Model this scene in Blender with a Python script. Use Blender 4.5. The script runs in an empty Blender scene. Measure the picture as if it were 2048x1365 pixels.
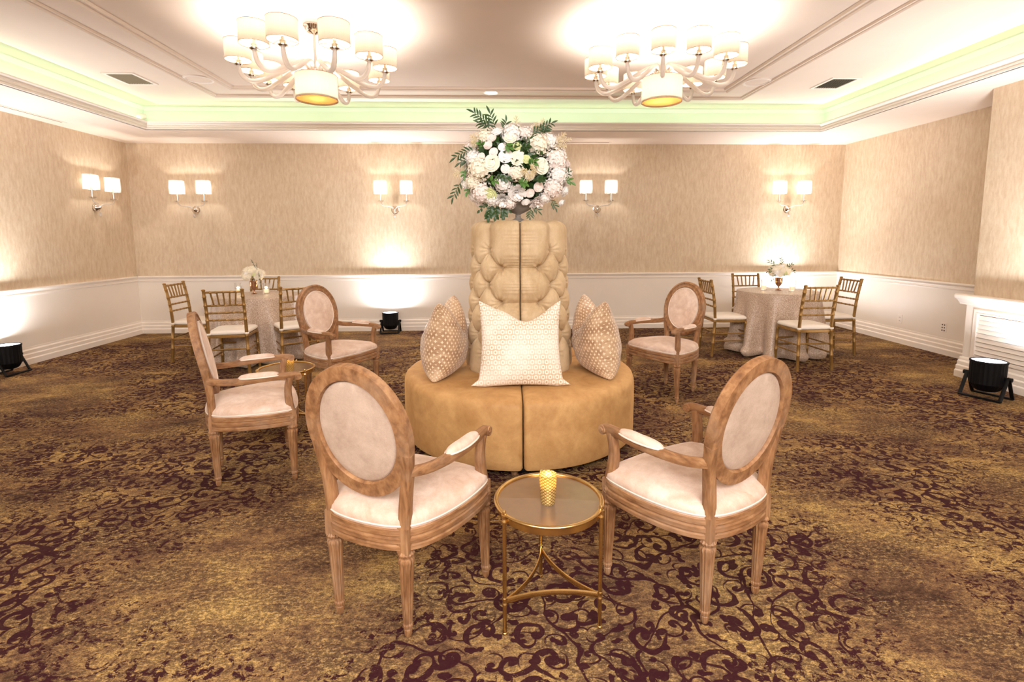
import bpy, math, random
from mathutils import Vector, Matrix, Euler
rnd = random.Random(7)
PI = math.pi
S = bpy.context.scene
COL = S.collection

# ------------------------------------------------------------------ camera, exposure, world, lights
F_PX, CY_PX = 1020.0, 590.2
cam_d = bpy.data.cameras.new('camera'); cam = bpy.data.objects.new('camera', cam_d); COL.objects.link(cam)
pitch, yaw, roll = 0.1118, 0.03603, 0.0045
fw = Vector((math.sin(yaw)*math.cos(pitch), math.cos(yaw)*math.cos(pitch), -math.sin(pitch)))
rt = Vector((math.cos(yaw), -math.sin(yaw), 0)); up = rt.cross(fw)
rt2 = rt*math.cos(roll) - up*math.sin(roll); up2 = rt*math.sin(roll) + up*math.cos(roll)
m3 = Matrix((rt2, up2, -fw)).transposed()
cam.matrix_world = Matrix.Translation((0, 0, 1.42)) @ m3.to_4x4()
cam_d.sensor_width = 36.0; cam_d.sensor_fit = 'HORIZONTAL'; cam_d.lens = F_PX/2048*36
cam_d.shift_y = -(682.5-CY_PX)/2048; cam_d.clip_start = 0.05
S.camera = cam
S.view_settings.view_transform = 'Standard'; S.view_settings.look = 'None'
S.view_settings.gamma = 1.0; S.view_settings.use_curve_mapping = False
S.view_settings.exposure = 1.0
S.cycles.max_bounces = 9; S.cycles.diffuse_bounces = 5; S.cycles.transmission_bounces = 6
S.cycles.sample_clamp_indirect = 6.0; S.cycles.caustics_reflective = False; S.cycles.caustics_refractive = False
W = bpy.data.worlds.new('world'); S.world = W; W.use_nodes = True
W.node_tree.nodes['Background'].inputs[0].default_value = (1, .9, .8, 1)
W.node_tree.nodes['Background'].inputs[1].default_value = 0.02

def light(name, kind, loc, energy, color, rot=(0, 0, 0), **kw):
    d = bpy.data.lights.new(name, kind); d.energy = energy; d.color = color
    for k, v in kw.items(): setattr(d, k, v)
    o = bpy.data.objects.new(name, d); COL.objects.link(o); o.location = loc; o.rotation_euler = rot
    o['kind'] = 'helper'
    return o
WARM = (1.0, .95, .92); SOFTW = (1.0, .92, .86)
CHAND = [(-1.45, 4.44, ((-157.7, .565), (-114.3, .604), (-91.6, .625), (-60, .65), (-32.3, .608), (-4.2, .576), (33.1, .54), (77.7, .56), (104, .56), (127, .58), (148.6, .60), (174, .55))),
         (1.442, 4.45, ((-169.6, .56), (-137.7, .53), (-107.7, .528), (-78.5, .526), (-48, .543), (-21.3, .563), (15.1, .53), (41.2, .52), (72, .53), (101.1, .54), (135, .53), (166.4, .558)))]
CEIL = 3.15
P_BULB, P_DRUM, P_SCONCE, P_UP, P_COVE, P_BACK = 3.1, 9.0, 2.7, 150.0, .72, 60.0
# unseen point lamps added as room fill, for presumed chandeliers behind the camera
for x in (-1.45, 1.45):
    light('rear_fill_light', 'POINT', (x, -.6, 2.6), P_BACK, WARM, shadow_soft_size=.45)
# soft fill panel added behind the camera, in place of bounced flash
light('camera_fill_light', 'AREA', (0.2, -1.6, 2.75), 105, (1, .98, .99), rot=(math.radians(42), 0, 0), shape='RECTANGLE', size=3.2, size_y=1.2)
# LED strips hidden in the ceiling cove
CX0, CX1, CY0, CY1 = -4.58, 4.58, -2.6, 7.10
GREEN = (.62, 1.0, .70)
for (x, y, L, rz) in ((0, CY1-.10, 9.0, 0), (CX0+.10, 2.2, 9.4, PI/2), (CX1-.10, 2.2, 9.4, -PI/2), (0, CY0+.10, 9.0, PI)):
    light('cove_strip_light', 'AREA', (x, y, 2.885), P_COVE*L, GREEN, rot=(PI+math.radians(35), 0, rz), shape='RECTANGLE', size=L, size_y=.03)

# ------------------------------------------------------------------ helpers
def lin(c):
    return tuple((v/255/12.92 if v/255 <= .04045 else ((v/255+.055)/1.055)**2.4) for v in c) + (1,)

class N:                                     # tiny node-graph builder
    def __init__(s, name):
        s.m = bpy.data.materials.new(name); s.m.use_nodes = True; s.t = s.m.node_tree
        s.b = s.t.nodes['Principled BSDF']; s.out = s.t.nodes['Material Output']
    def n(s, kind, **kw):
        nd = s.t.nodes.new(kind)
        for k, v in kw.items(): setattr(nd, k, v)
        return nd
    def set(s, sock, v):
        if hasattr(v, 'is_linked') or isinstance(v, bpy.types.NodeSocket): s.t.links.new(v, sock)
        else: sock.default_value = v
    def math(s, op, a, b=0.0, c=None, clamp=False):
        nd = s.n('ShaderNodeMath', operation=op, use_clamp=clamp); s.set(nd.inputs[0], a); s.set(nd.inputs[1], b)
        if c is not None: s.set(nd.inputs[2], c)
        return nd.outputs[0]
    def vmath(s, op, a, b=(0, 0, 0)):
        nd = s.n('ShaderNodeVectorMath', operation=op); s.set(nd.inputs[0], a)
        if op == 'SCALE': s.set(nd.inputs[3], b)
        else: s.set(nd.inputs[1], b)
        return nd.outputs['Value'] if op in ('LENGTH', 'DISTANCE', 'DOT_PRODUCT') else nd.outputs[0]
    def obj(s): return s.n('ShaderNodeTexCoord').outputs['Object']
    def gen(s): return s.n('ShaderNodeTexCoord').outputs['Generated']
    def scale(s, vec, sc):
        return s.vmath('MULTIPLY', vec, sc)
    def noise(s, vec, scale, detail=3, rough=.55, dist=0, col=False):
        nd = s.n('ShaderNodeTexNoise'); s.set(nd.inputs['Vector'], vec); nd.inputs['Scale'].default_value = scale
        nd.inputs['Detail'].default_value = detail; nd.inputs['Roughness'].default_value = rough; nd.inputs['Distortion'].default_value = dist
        return nd.outputs['Color' if col else 'Fac']
    def ramp(s, fac, stops, interp='LINEAR'):
        nd = s.n('ShaderNodeValToRGB'); s.set(nd.inputs[0], fac); cr = nd.color_ramp; cr.interpolation = interp
        while len(cr.elements) < len(stops): cr.elements.new(.5)
        for e, (p, c) in zip(cr.elements, stops): e.position = p; e.color = c if len(c) == 4 else lin(c)
        return nd.outputs[0]
    def mr(s, v, a, b, c=0.0, d=1.0):
        nd = s.n('ShaderNodeMapRange'); s.set(nd.inputs[0], v)
        for i, x in enumerate((a, b, c, d)): s.set(nd.inputs[i+1], x)
        return nd.outputs[0]
    def mix(s, fac, a, b, mode='MIX'):
        nd = s.n('ShaderNodeMix', data_type='RGBA', blend_type=mode); s.set(nd.inputs[0], fac); s.set(nd.inputs[6], a); s.set(nd.inputs[7], b)
        return nd.outputs[2]
    def xyz(s, vec):
        nd = s.n('ShaderNodeSeparateXYZ'); s.set(nd.inputs[0], vec); return nd.outputs
    def comb(s, x, y, z=0.0):
        nd = s.n('ShaderNodeCombineXYZ'); s.set(nd.inputs[0], x); s.set(nd.inputs[1], y); s.set(nd.inputs[2], z); return nd.outputs[0]
    def bump(s, h, strength=.3, dist=.01):
        nd = s.n('ShaderNodeBump'); s.set(nd.inputs['Height'], h); nd.inputs['Strength'].default_value = strength; nd.inputs['Distance'].default_value = dist
        s.t.links.new(nd.outputs[0], s.b.inputs['Normal'])
    def p(s, **kw):
        for k, v in kw.items():
            s.set(s.b.inputs[k.replace('_', ' ')], v)
        return s.m

def plain(name, c, rough=.5, metal=0, **kw):
    g = N(name); g.p(Base_Color=lin(c), Roughness=rough, Metallic=metal, **kw); return g.m

class M:                                     # mesh collector
    def __init__(s): s.v = []; s.f = []
    def add(s, vs, fs):
        o = len(s.v); s.v += [tuple(p) for p in vs]; s.f += [tuple(i+o for i in f) for f in fs]; return s
    def box(s, x0, x1, y0, y1, z0, z1):
        return s.add([(x0,y0,z0),(x1,y0,z0),(x1,y1,z0),(x0,y1,z0),(x0,y0,z1),(x1,y0,z1),(x1,y1,z1),(x0,y1,z1)],
                     [(3,2,1,0),(4,5,6,7),(0,1,5,4),(1,2,6,5),(2,3,7,6),(3,0,4,7)])
    def lathe(s, prof, seg=24, c=(0, 0, 0), cap=True, flute=0, amp=0.0, axis='z'):
        vs = []
        for r, z in prof:
            for k in range(seg):
                a = 2*PI*k/seg; q = r*(1-amp) if (flute and k % 2) else r
                p = (q*math.cos(a), q*math.sin(a), z)
                if axis == 'x': p = (p[2], p[0], p[1])
                if axis == 'y': p = (p[0], p[2], p[1])
                vs.append((p[0]+c[0], p[1]+c[1], p[2]+c[2]))
        fs = []
        for i in range(len(prof)-1):
            for k in range(seg):
                a, b = i*seg+k, i*seg+(k+1) % seg
                fs.append((a, b, b+seg, a+seg))
        if cap:
            fs.append(tuple(reversed(range(seg)))); fs.append(tuple(range((len(prof)-1)*seg, len(prof)*seg)))
        if axis == 'y': fs = [tuple(reversed(f)) for f in fs]
        return s.add(vs, fs)
    def tube(s, pts, rad, seg=8, closed=False, cap=True, flat=None, upv=None):
        """tube along pts; rad float or list; flat=(w,h) profile multipliers"""
        pts = [Vector(p) for p in pts]; n = len(pts)
        if not isinstance(rad, (list, tuple)): rad = [rad]*n
        t = []
        for i in range(n):
            a = pts[(i-1) % n] if closed or i > 0 else pts[i]; b = pts[(i+1) % n] if closed or i < n-1 else pts[i]
            t.append((b-a).normalized())
        u = Vector(upv) if upv else (Vector((0, 0, 1)) if abs(t[0].z) < .9 else Vector((1, 0, 0)))
        vs = []
        for i in range(n):
            if upv: u = Vector(upv)
            u = (u - t[i]*u.dot(t[i])).normalized(); w = t[i].cross(u)
            for k in range(seg):
                a = 2*PI*(k+.5)/seg; cu, cw = math.sin(a), math.cos(a)
                if flat == 'box':
                    m_ = max(abs(cu), abs(cw)); q = .35/ m_ + .65; cu *= q; cw *= q
                r = rad[i]
                rw, ru = r if isinstance(r, (tuple, list)) else (r, r)
                vs.append(pts[i] + u*(cu*ru) + w*(cw*rw))
        fs = []
        for i in range(n if closed else n-1):
            for k in range(seg):
                a, b = i*seg+k, i*seg+(k+1) % seg; c, d = ((i+1) % n)*seg+k, ((i+1) % n)*seg+(k+1) % seg
                fs.append((a, c, d, b))
        if cap and not closed:
            fs.append(tuple(range(seg))); fs.append(tuple(reversed(range((n-1)*seg, n*seg))))
        return s.add(vs, fs)
    def grid(s, fn, nu, nv, closeu=False):
        vs = [fn(i/nu, j/nv) for j in range(nv+1) for i in range(nu + (0 if closeu else 1))]
        w = nu if closeu else nu+1
        fs = [(j*w+i, j*w+(i+1) % w, (j+1)*w+(i+1) % w, (j+1)*w+i) for j in range(nv) for i in range(nu)]
        return s.add(vs, fs)
    def prism(s, poly, a0, a1, axis='x'):     # extrude a 2D polygon along an axis
        n = len(poly)
        def P(p, a): return (a, p[0], p[1]) if axis == 'x' else ((p[0], a, p[1]) if axis == 'y' else (p[0], p[1], a))
        vs = [P(p, a0) for p in poly] + [P(p, a1) for p in poly]
        fs = [(i, (i+1) % n, n+(i+1) % n, n+i) for i in range(n)] + [tuple(reversed(range(n))), tuple(range(n, 2*n))]
        return s.add(vs, fs)
    def merge(s, o, mat=None):
        return s.add([mat @ Vector(p) for p in o.v] if mat else o.v, o.f)
    def mesh(s, name, mat, smooth=35):
        me = bpy.data.meshes.new(name); me.from_pydata(s.v, [], s.f); me.update()
        import bmesh
        bm = bmesh.new(); bm.from_mesh(me); bmesh.ops.recalc_face_normals(bm, faces=bm.faces); bm.to_mesh(me); bm.free()
        if smooth:
            me.shade_smooth(); me.set_sharp_from_angle(angle=math.radians(smooth))
        if mat: me.materials.append(mat)
        return me
    def build(s, name, mat, parent=None, smooth=35, bevel=0, loc=None, label=None):
        o = bpy.data.objects.new(name, s.mesh(name, mat, smooth)); COL.objects.link(o)
        if parent: o.parent = parent
        if loc: o.location = loc
        if bevel:
            b = o.modifiers.new('bevel', 'BEVEL'); b.width = bevel; b.segments = 2; b.limit_method = 'ANGLE'
        if label: o['label'] = label
        return o

def link(name, me, parent, loc=(0, 0, 0), rot=(0, 0, 0), sc=1):
    o = bpy.data.objects.new(name, me); COL.objects.link(o); o.parent = parent; o.location = loc; o.rotation_euler = rot
    o.scale = (sc, sc, sc) if not isinstance(sc, tuple) else sc
    return o
def tag(o, label, cat, group=None):
    o['label'] = label; o['category'] = cat
    if group: o['group'] = group
    return o
def thing(name, label, cat, loc=(0, 0, 0), rz=0, group=None):
    o = bpy.data.objects.new(name, None); COL.objects.link(o); o.empty_display_size = .1
    o.location = loc; o.rotation_euler = (0, 0, rz); return tag(o, label, cat, group)
def struct(o): o['kind'] = 'structure'; return o
def dup(root, label, loc, rz, group=None):
    def rec(o, par):
        c = o.copy(); COL.objects.link(c)
        if par: c.parent = par
        for ch in list(o.children): rec(ch, c)
        return c
    c = rec(root, None); c.location = loc; c.rotation_euler = (0, 0, rz); c['label'] = label
    if group: c['group'] = group
    return c
def spline(ctrl, n, closed=False):            # Catmull-Rom
    P = [Vector(p) for p in ctrl]; out = []; m = len(P)
    segs = m if closed else m-1
    for i in range(segs):
        p0 = P[(i-1) % m] if closed or i > 0 else P[0]*2-P[1]; p1 = P[i]; p2 = P[(i+1) % m]
        p3 = P[(i+2) % m] if closed or i+2 < m else P[-1]*2-P[-2]
        for k in range(n):
            t = k/n
            out.append(.5*((2*p1)+(p2-p0)*t+(2*p0-5*p1+4*p2-p3)*t*t+(3*p1-p0-3*p2+p3)*t**3))
    if not closed: out.append(P[-1])
    return out

# ------------------------------------------------------------------ materials
def mat_carpet():
    g = N('carpet'); P = g.obj()
    warp = g.vmath('SUBTRACT', g.noise(P, 2.6, 2, .5, col=True), (.5, .5, .5))
    warp2 = g.vmath('SUBTRACT', g.noise(P, 11, 2, .5, col=True), (.5, .5, .5))
    Q = g.vmath('ADD', P, g.vmath('ADD', g.vmath('SCALE', warp, .13), g.vmath('SCALE', warp2, .030)))
    Q = g.scale(Q, (1, 1, 0))
    def spirals(scale, R, pitch, off, wid):
        v = g.n('ShaderNodeTexVoronoi', voronoi_dimensions='2D', feature='F1'); A = g.vmath('ADD', Q, off)
        g.set(v.inputs['Vector'], A); v.inputs['Scale'].default_value = scale; v.inputs['Randomness'].default_value = .75
        L = g.vmath('SUBTRACT', A, v.outputs['Position']); x, y, _ = g.xyz(L); cr, cg, cb = g.xyz(v.outputs['Color'])
        r = g.math('SQRT', g.math('ADD', g.math('MULTIPLY', x, x), g.math('MULTIPLY', y, y)))
        th = g.math('DIVIDE', g.math('ARCTAN2', y, x), 2*PI)
        hand = g.math('SUBTRACT', g.math('MULTIPLY', g.math('GREATER_THAN', cg, .5), 2.0), 1.0)
        ph = g.math('ADD', g.math('ADD', g.math('MULTIPLY', th, hand), cr), g.math('DIVIDE', g.math('POWER', r, .8), pitch**.8))
        d = g.math('ABSOLUTE', g.math('SUBTRACT', g.math('FRACT', ph), .5))
        lobes = g.math('MULTIPLY', g.math('SINE', g.math('MULTIPLY', r, 130.0)), .05)
        w = g.math('ADD', g.mr(r, 0, R, wid*1.5, wid*.30), lobes)
        inside = g.mr(r, R*.9, R, 1, 0)
        core = g.mr(r, R*.14, R*.2, 1, 0)
        st = g.mr(g.math('SUBTRACT', w, d), -.012, .012, 0, 1)
        return g.math('MAXIMUM', g.math('MULTIPLY', st, inside), core)
    s1 = spirals(6.0, .088, .066, (0, 0, 0), .17)
    s2 = spirals(9.0, .056, .046, (3.3, 1.7, 0), .17)
    # leaf blobs
    v = g.n('ShaderNodeTexVoronoi', voronoi_dimensions='2D', feature='F1'); A = g.scale(Q, (1, 1.35, 0)); g.set(v.inputs['Vector'], A)
    v.inputs['Scale'].default_value = 12.5; cr, cg, cb = g.xyz(v.outputs['Color'])
    lobe = g.noise(P, 34, 1, .4)
    leaf = g.math('MULTIPLY', g.mr(g.math('ADD', v.outputs['Distance'], g.math('MULTIPLY', g.math('SUBTRACT', lobe, .5), .8)), .20, .24, 1, 0), g.math('GREATER_THAN', cr, .42))
    # vines
    vn = g.noise(g.scale(Q, (1, 1, 0)), 2.1, 1, .4)
    vine = g.mr(g.math('ABSOLUTE', g.math('SUBTRACT', g.math('FRACT', g.math('MULTIPLY', vn, 8.0)), .5)), .032, .045, 1, 0)
    sc = g.math('MAXIMUM', g.math('MAXIMUM', s1, s2), g.math('MAXIMUM', leaf, vine))
    # distressed clusters
    big = g.noise(g.vmath('ADD', g.scale(P, (1, 1.15, 0)), (4.1, 2.2, 0)), .72, 2, .5)
    for gx, gy, sx_, sy_, am_ in ((.25, 1.55, 1.0, .62, .12), (-1.75, 1.75, .6, .6, -.07), (1.7, 1.75, .5, .45, -.09), (1.6, 2.7, .7, .5, .06), (-.2, 2.6, .6, .5, .08)):
        q_ = g.vmath('MULTIPLY', g.vmath('SUBTRACT', P, (gx, gy, 0)), (1/sx_, 1/sy_, 0))
        big = g.math('ADD', big, g.math('MULTIPLY', g.math('EXPONENT', g.math('MULTIPLY', g.vmath('DOT_PRODUCT', q_, q_), -1.0)), am_))
    spk = g.noise(g.scale(P, (.8, 1.2, 1)), 40, 4, .8)
    fade = g.mr(big, .40, .62, 0.0, 1.0)
    thr = g.math('ADD', g.math('MULTIPLY', fade, .52), g.math('MULTIPLY', g.math('SUBTRACT', spk, .5), 1.75))
    keep = g.mr(thr, .16, .22, 0, 1)
    ink = g.math('MULTIPLY', g.math('MULTIPLY', sc, keep), .96)
    # ground colours: streaky, mottled
    st = g.noise(g.scale(P, (1.0, 2.1, 1)), 3.0, 5, .70, .4)
    st2 = g.noise(g.scale(P, (1, 1.7, 1)), 24, 6, .80)
    blot = g.noise(g.scale(P, (1, 1.3, 1)), 1.5, 4, .6)
    f = g.math('ADD', g.math('ADD', g.math('MULTIPLY', st, .44), g.math('MULTIPLY', st2, .62)), g.math('MULTIPLY', blot, .52))
    base = g.ramp(f, [(.60, (60, 40, 32)), (.68, (97, 71, 51)), (.75, (134, 102, 71)), (.83, (168, 134, 86)), (.92, (212, 175, 106))])
    grain = g.noise(g.scale(P, (1, 1.6, 1)), 140, 3, .7)
    base = g.mix(g.mr(grain, .40, .58, .62, 0), base, lin((58, 38, 28)))
    # gritty pile speckle, denser in broad patches
    grit = g.noise(g.scale(P, (.75, 1.15, 1)), 62, 5, .85)
    dens = g.mr(g.noise(g.scale(P, (1, 1.6, 1)), 2.2, 3, .6), .35, .65, -.05, .06)
    base = g.mix(g.math('MULTIPLY', g.mr(g.math('SUBTRACT', grit, dens), .52, .45, 0, 1), .62), base, lin((56, 40, 31)))
    base = g.mix(g.math('MULTIPLY', g.mr(g.math('ADD', grit, dens), .56, .64, 0, 1), .40), base, lin((210, 178, 120)))
    # stray dark speckle around the clusters
    stray = g.math('MULTIPLY', g.mr(g.noise(g.scale(P, (.8, 1.9, 1)), 17, 4, .75), .56, .64, 0, .75), g.mr(big, .36, .6, .25, 1))
    base = g.mix(stray, base, lin((66, 36, 34)))
    col = g.mix(ink, base, lin((52, 18, 26)))
    g.bump(g.math('ADD', grain, g.math('MULTIPLY', sc, -.3)), .25, .006)
    return g.p(Base_Color=col, Roughness=.95, Specular_IOR_Level=.12)

def mat_wallpaper():
    g = N('wallpaper'); P = g.obj()
    w = g.vmath('SUBTRACT', g.noise(P, 9, 2, .5, col=True), (.5, .5, .5))
    Q = g.vmath('ADD', P, g.vmath('SCALE', w, .05))
    rip = g.noise(g.scale(Q, (1, 1, .22)), 34, 2, .6)
    fine = g.noise(g.scale(P, (1, 1, .12)), 150, 2, .6)
    weave = g.noise(g.scale(P, (.2, .2, 1)), 260, 1, .5)
    f = g.math('ADD', g.math('MULTIPLY', rip, .62), g.math('ADD', g.math('MULTIPLY', fine, .25), g.math('MULTIPLY', weave, .15)))
    c = g.ramp(f, [(.34, (202, 179, 150)), (.5, (213, 193, 166)), (.66, (222, 206, 182))])
    rough = g.mr(rip, .4, .62, .62, .42)
    g.bump(f, .12, .004)
    return g.p(Base_Color=c, Roughness=rough, Specular_IOR_Level=.35)

def mat_paint(name, c, rough=.45):
    g = N(name); P = g.obj(); n = g.noise(P, 2.5, 3, .5)
    col = g.mix(g.mr(n, .35, .65, 0, .10), lin(c), lin(tuple(v*.86 for v in c)))
    return g.p(Base_Color=col, Roughness=rough)

def mat_velvet(name, light_c, dark_c, scale=5.0, sheen=.5, stretch=(1, 1, 1)):
    g = N(name); P = g.scale(g.obj(), stretch)
    n = g.noise(P, scale, 4, .6, .6); n2 = g.noise(P, scale*4, 3, .65); th = g.noise(g.scale(P, (1, 1, 1)), 260, 2, .6)
    f = g.math('ADD', g.math('MULTIPLY', n, .7), g.math('MULTIPLY', n2, .3))
    c = g.mix(g.mr(f, .36, .64), lin(dark_c), lin(light_c))
    c = g.mix(g.mr(th, .4, .6, .10, 0), c, lin(tuple(v*.6 for v in dark_c)))
    g.bump(g.math('ADD', g.math('MULTIPLY', n2, .6), g.math('MULTIPLY', th, .25)), .10, .006)
    return g.p(Base_Color=c, Roughness=.62, Sheen_Weight=sheen, Sheen_Roughness=.35, Sheen_Tint=lin(light_c), Specular_IOR_Level=.3)

def mat_wood(name='weathered_oak', st=(1, 1, .16)):
    g = N(name); P = g.obj()
    w = g.noise(P, 3.5, 2, .5); Q = g.vmath('ADD', g.scale(P, st), g.comb(g.math('MULTIPLY', w, .04), 0.0, 0.0))
    gr = g.noise(Q, 60, 4, .6, .2); big = g.noise(P, 7, 3, .6)
    c = g.ramp(gr, [(.30, (112, 76, 48)), (.5, (146, 104, 68)), (.68, (170, 128, 88))])
    c = g.mix(g.mr(big, .48, .70, 0, .38), c, lin((168, 142, 118)))
    c = g.mix(g.mr(big, .42, .28, 0, .5), c, lin((122, 80, 48)))
    g.bump(gr, .2, .003)
    return g.p(Base_Color=c, Roughness=.58, Specular_IOR_Level=.35)

def mat_metal(name, c, rough=.25, n_amt=.3):
    g = N(name); n = g.noise(g.obj(), 24, 3, .6)
    col = g.mix(g.mr(n, .4, .65, 0, n_amt), lin(c), lin(tuple(v*.72 for v in c)))
    return g.p(Base_Color=col, Metallic=1.0, Roughness=rough)

def mat_hexpillow():
    g = N('hexagon_weave'); x, y, z = g.xyz(g.obj()); W_, H_ = .0450, .0620
    def cell(ox, oz):
        px = g.math('SUBTRACT', g.math('FRACT', g.math('ADD', g.math('DIVIDE', x, W_), ox)), .5)
        pz = g.math('SUBTRACT', g.math('FRACT', g.math('ADD', g.math('DIVIDE', z, H_), oz)), .5)
        ax = g.math('MULTIPLY', g.math('ABSOLUTE', px), W_); az = g.math('MULTIPLY', g.math('ABSOLUTE', pz), H_)
        return g.math('MAXIMUM', ax, g.math('ADD', g.math('MULTIPLY', ax, .5), g.math('MULTIPLY', az, .80)))
    d = g.math('MINIMUM', cell(0, 0), cell(.5, .5))
    dot = g.mr(d, .0052, .0062, 1, 0)
    ring = g.math('MULTIPLY', g.mr(d, .0128, .0138, 0, 1), g.mr(d, .0172, .0182, 1, 0))
    f = g.math('MULTIPLY', g.math('MAXIMUM', dot, ring), g.mr(g.noise(g.obj(), 6, 2), .35, .6, .35, .95))
    c = g.mix(f, lin((238, 228, 214)), lin((200, 168, 130)))
    g.bump(g.math('ADD', f, g.math('MULTIPLY', g.noise(g.obj(), 9, 3), 3.0)), .12, .004)
    return g.p(Base_Color=c, Roughness=.6, Sheen_Weight=.25)

def mat_dotsatin():
    g = N('dotted_satin'); x, z, _ = g.xyz(g.n('ShaderNodeTexCoord').outputs['UV']); D = .032
    def cell(o):
        px = g.math('MULTIPLY', g.math('ABSOLUTE', g.math('SUBTRACT', g.math('FRACT', g.math('ADD', g.math('DIVIDE', x, D), o)), .5)), D)
        pz = g.math('MULTIPLY', g.math('ABSOLUTE', g.math('SUBTRACT', g.math('FRACT', g.math('ADD', g.math('DIVIDE', z, D), o)), .5)), D)
        return g.math('ADD', g.math('MINIMUM', px, pz), g.math('MULTIPLY', g.math('MAXIMUM', px, pz), .45))
    d = g.math('MINIMUM', cell(0), cell(.5))
    f = g.mr(d, .0030, .0044, 1, 0)
    n = g.noise(g.scale(g.obj(), (1, 1, 2.2)), 7, 3, .6, 1.0)
    base = g.mix(g.mr(n, .38, .64), lin((160, 124, 92)), lin((198, 166, 132)))
    c = g.mix(f, base, lin((236, 214, 184)))
    g.bump(g.noise(g.scale(g.obj(), (1, 1, 2)), 14, 3, .6), .35, .012)
    return g.p(Base_Color=c, Roughness=.36, Sheen_Weight=.35, Specular_IOR_Level=.6)

def mat_sequin():
    g = N('champagne_cloth'); P = g.obj(); n = g.noise(P, 120, 2, .7); b = g.noise(P, 5, 3, .6)
    c = g.mix(g.mr(n, .42, .62), lin((166, 140, 118)), lin((214, 194, 176)))
    c = g.mix(g.mr(b, .4, .65, 0, .2), c, lin((150, 122, 98)))
    g.bump(n, .35, .004)
    return g.p(Base_Color=c, Roughness=g.mr(n, .4, .6, .55, .28), Specular_IOR_Level=.6, Sheen_Weight=.15)

def mat_shade(name, c, trans=.6, emit=0.0, k=1.0):
    g = N(name); t = g.t; P = g.obj()
    stripe = g.noise(g.scale(P, (1, 1, .02)), 160, 1, .5)
    col = g.mix(g.mr(stripe, .4, .6, 0, .12), lin(c), lin(tuple(v*.9 for v in c)))
    a = g.n('ShaderNodeBsdfDiffuse'); b = g.n('ShaderNodeBsdfTranslucent'); mx = g.n('ShaderNodeMixShader'); mx.inputs[0].default_value = trans
    t.links.new(col, a.inputs[0]); t.links.new(g.mix(1.0, col, (k, k, k, 1), 'MULTIPLY'), b.inputs[0])
    t.links.new(a.outputs[0], mx.inputs[1]); t.links.new(b.outputs[0], mx.inputs[2])
    e = g.n('ShaderNodeEmission'); t.links.new(col, e.inputs[0]); e.inputs[1].default_value = emit
    ad = g.n('ShaderNodeAddShader'); t.links.new(mx.outputs[0], ad.inputs[0]); t.links.new(e.outputs[0], ad.inputs[1])
    t.links.new(ad.outputs[0], g.out.inputs[0]); return g.m

def mat_emit(name, c, s):
    g = N(name); e = g.n('ShaderNodeEmission'); e.inputs[0].default_value = lin(c); e.inputs[1].default_value = s
    g.t.links.new(e.outputs[0], g.out.inputs[0]); return g.m

def mat_glass(name, c=(255, 255, 255), rough=.03, milk=0.0, ior=1.42, clear=0.0):
    g = N(name); t = g.t
    g.p(Base_Color=lin(c), Roughness=rough, Transmission_Weight=1.0, IOR=ior)
    last = g.b.outputs[0]
    if milk:
        d = g.n('ShaderNodeBsdfTranslucent'); d.inputs[0].default_value = lin(c); mx = g.n('ShaderNodeMixShader'); mx.inputs[0].default_value = milk
        e = g.n('ShaderNodeBsdfDiffuse'); e.inputs[0].default_value = lin(c); m2 = g.n('ShaderNodeMixShader'); m2.inputs[0].default_value = .55
        t.links.new(d.outputs[0], m2.inputs[1]); t.links.new(e.outputs[0], m2.inputs[2])
        t.links.new(last, mx.inputs[1]); t.links.new(m2.outputs[0], mx.inputs[2]); last = mx.outputs[0]
    if clear:
        d = g.n('ShaderNodeBsdfTransparent'); mx = g.n('ShaderNodeMixShader'); mx.inputs[0].default_value = clear
        t.links.new(last, mx.inputs[1]); t.links.new(d.outputs[0], mx.inputs[2]); last = mx.outputs[0]
    t.links.new(last, g.out.inputs[0]); return g.m

def mat_petal(name, c, c2, tr=.25):
    g = N(name); n = g.noise(g.obj(), 30, 2, .5); col = g.mix(g.mr(n, .35, .65), lin(c), lin(c2))
    return g.p(Base_Color=col, Roughness=.6, Subsurface_Weight=0.0, Specular_IOR_Level=.2, Sheen_Weight=.2)
def mat_leaf(name, c, c2):
    g = N(name); n = g.noise(g.obj(), 22, 2, .5); col = g.mix(g.mr(n, .35, .65), lin(c), lin(c2))
    return g.p(Base_Color=col, Roughness=.42)
def mat_votive():
    g = N('gold_mercury_glass'); x, y, z = g.xyz(g.obj())
    th = g.math('DIVIDE', g.math('ARCTAN2', y, x), 2*PI); K = 11.0; zz = g.math('MULTIPLY', z, 85.0)
    a = g.math('ABSOLUTE', g.math('SUBTRACT', g.math('FRACT', g.math('ADD', g.math('MULTIPLY', th, K), zz)), .5))
    b = g.math('ABSOLUTE', g.math('SUBTRACT', g.math('FRACT', g.math('SUBTRACT', g.math('MULTIPLY', th, K), zz)), .5))
    f = g.mr(g.math('MINIMUM', a, b), .08, .16, 0, 1)
    c = g.mix(f, lin((150, 116, 48)), lin((244, 222, 160)))
    g.bump(f, .5, .002)
    t = g.t; g.p(Base_Color=c, Roughness=.18, Metallic=.35)
    tr = g.n('ShaderNodeBsdfTranslucent'); t.links.new(c, tr.inputs[0]); mx = g.n('ShaderNodeMixShader'); mx.inputs[0].default_value = .55
    t.links.new(g.b.outputs[0], mx.inputs[1]); t.links.new(tr.outputs[0], mx.inputs[2]); t.links.new(mx.outputs[0], g.out.inputs[0]); return g.m

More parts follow.
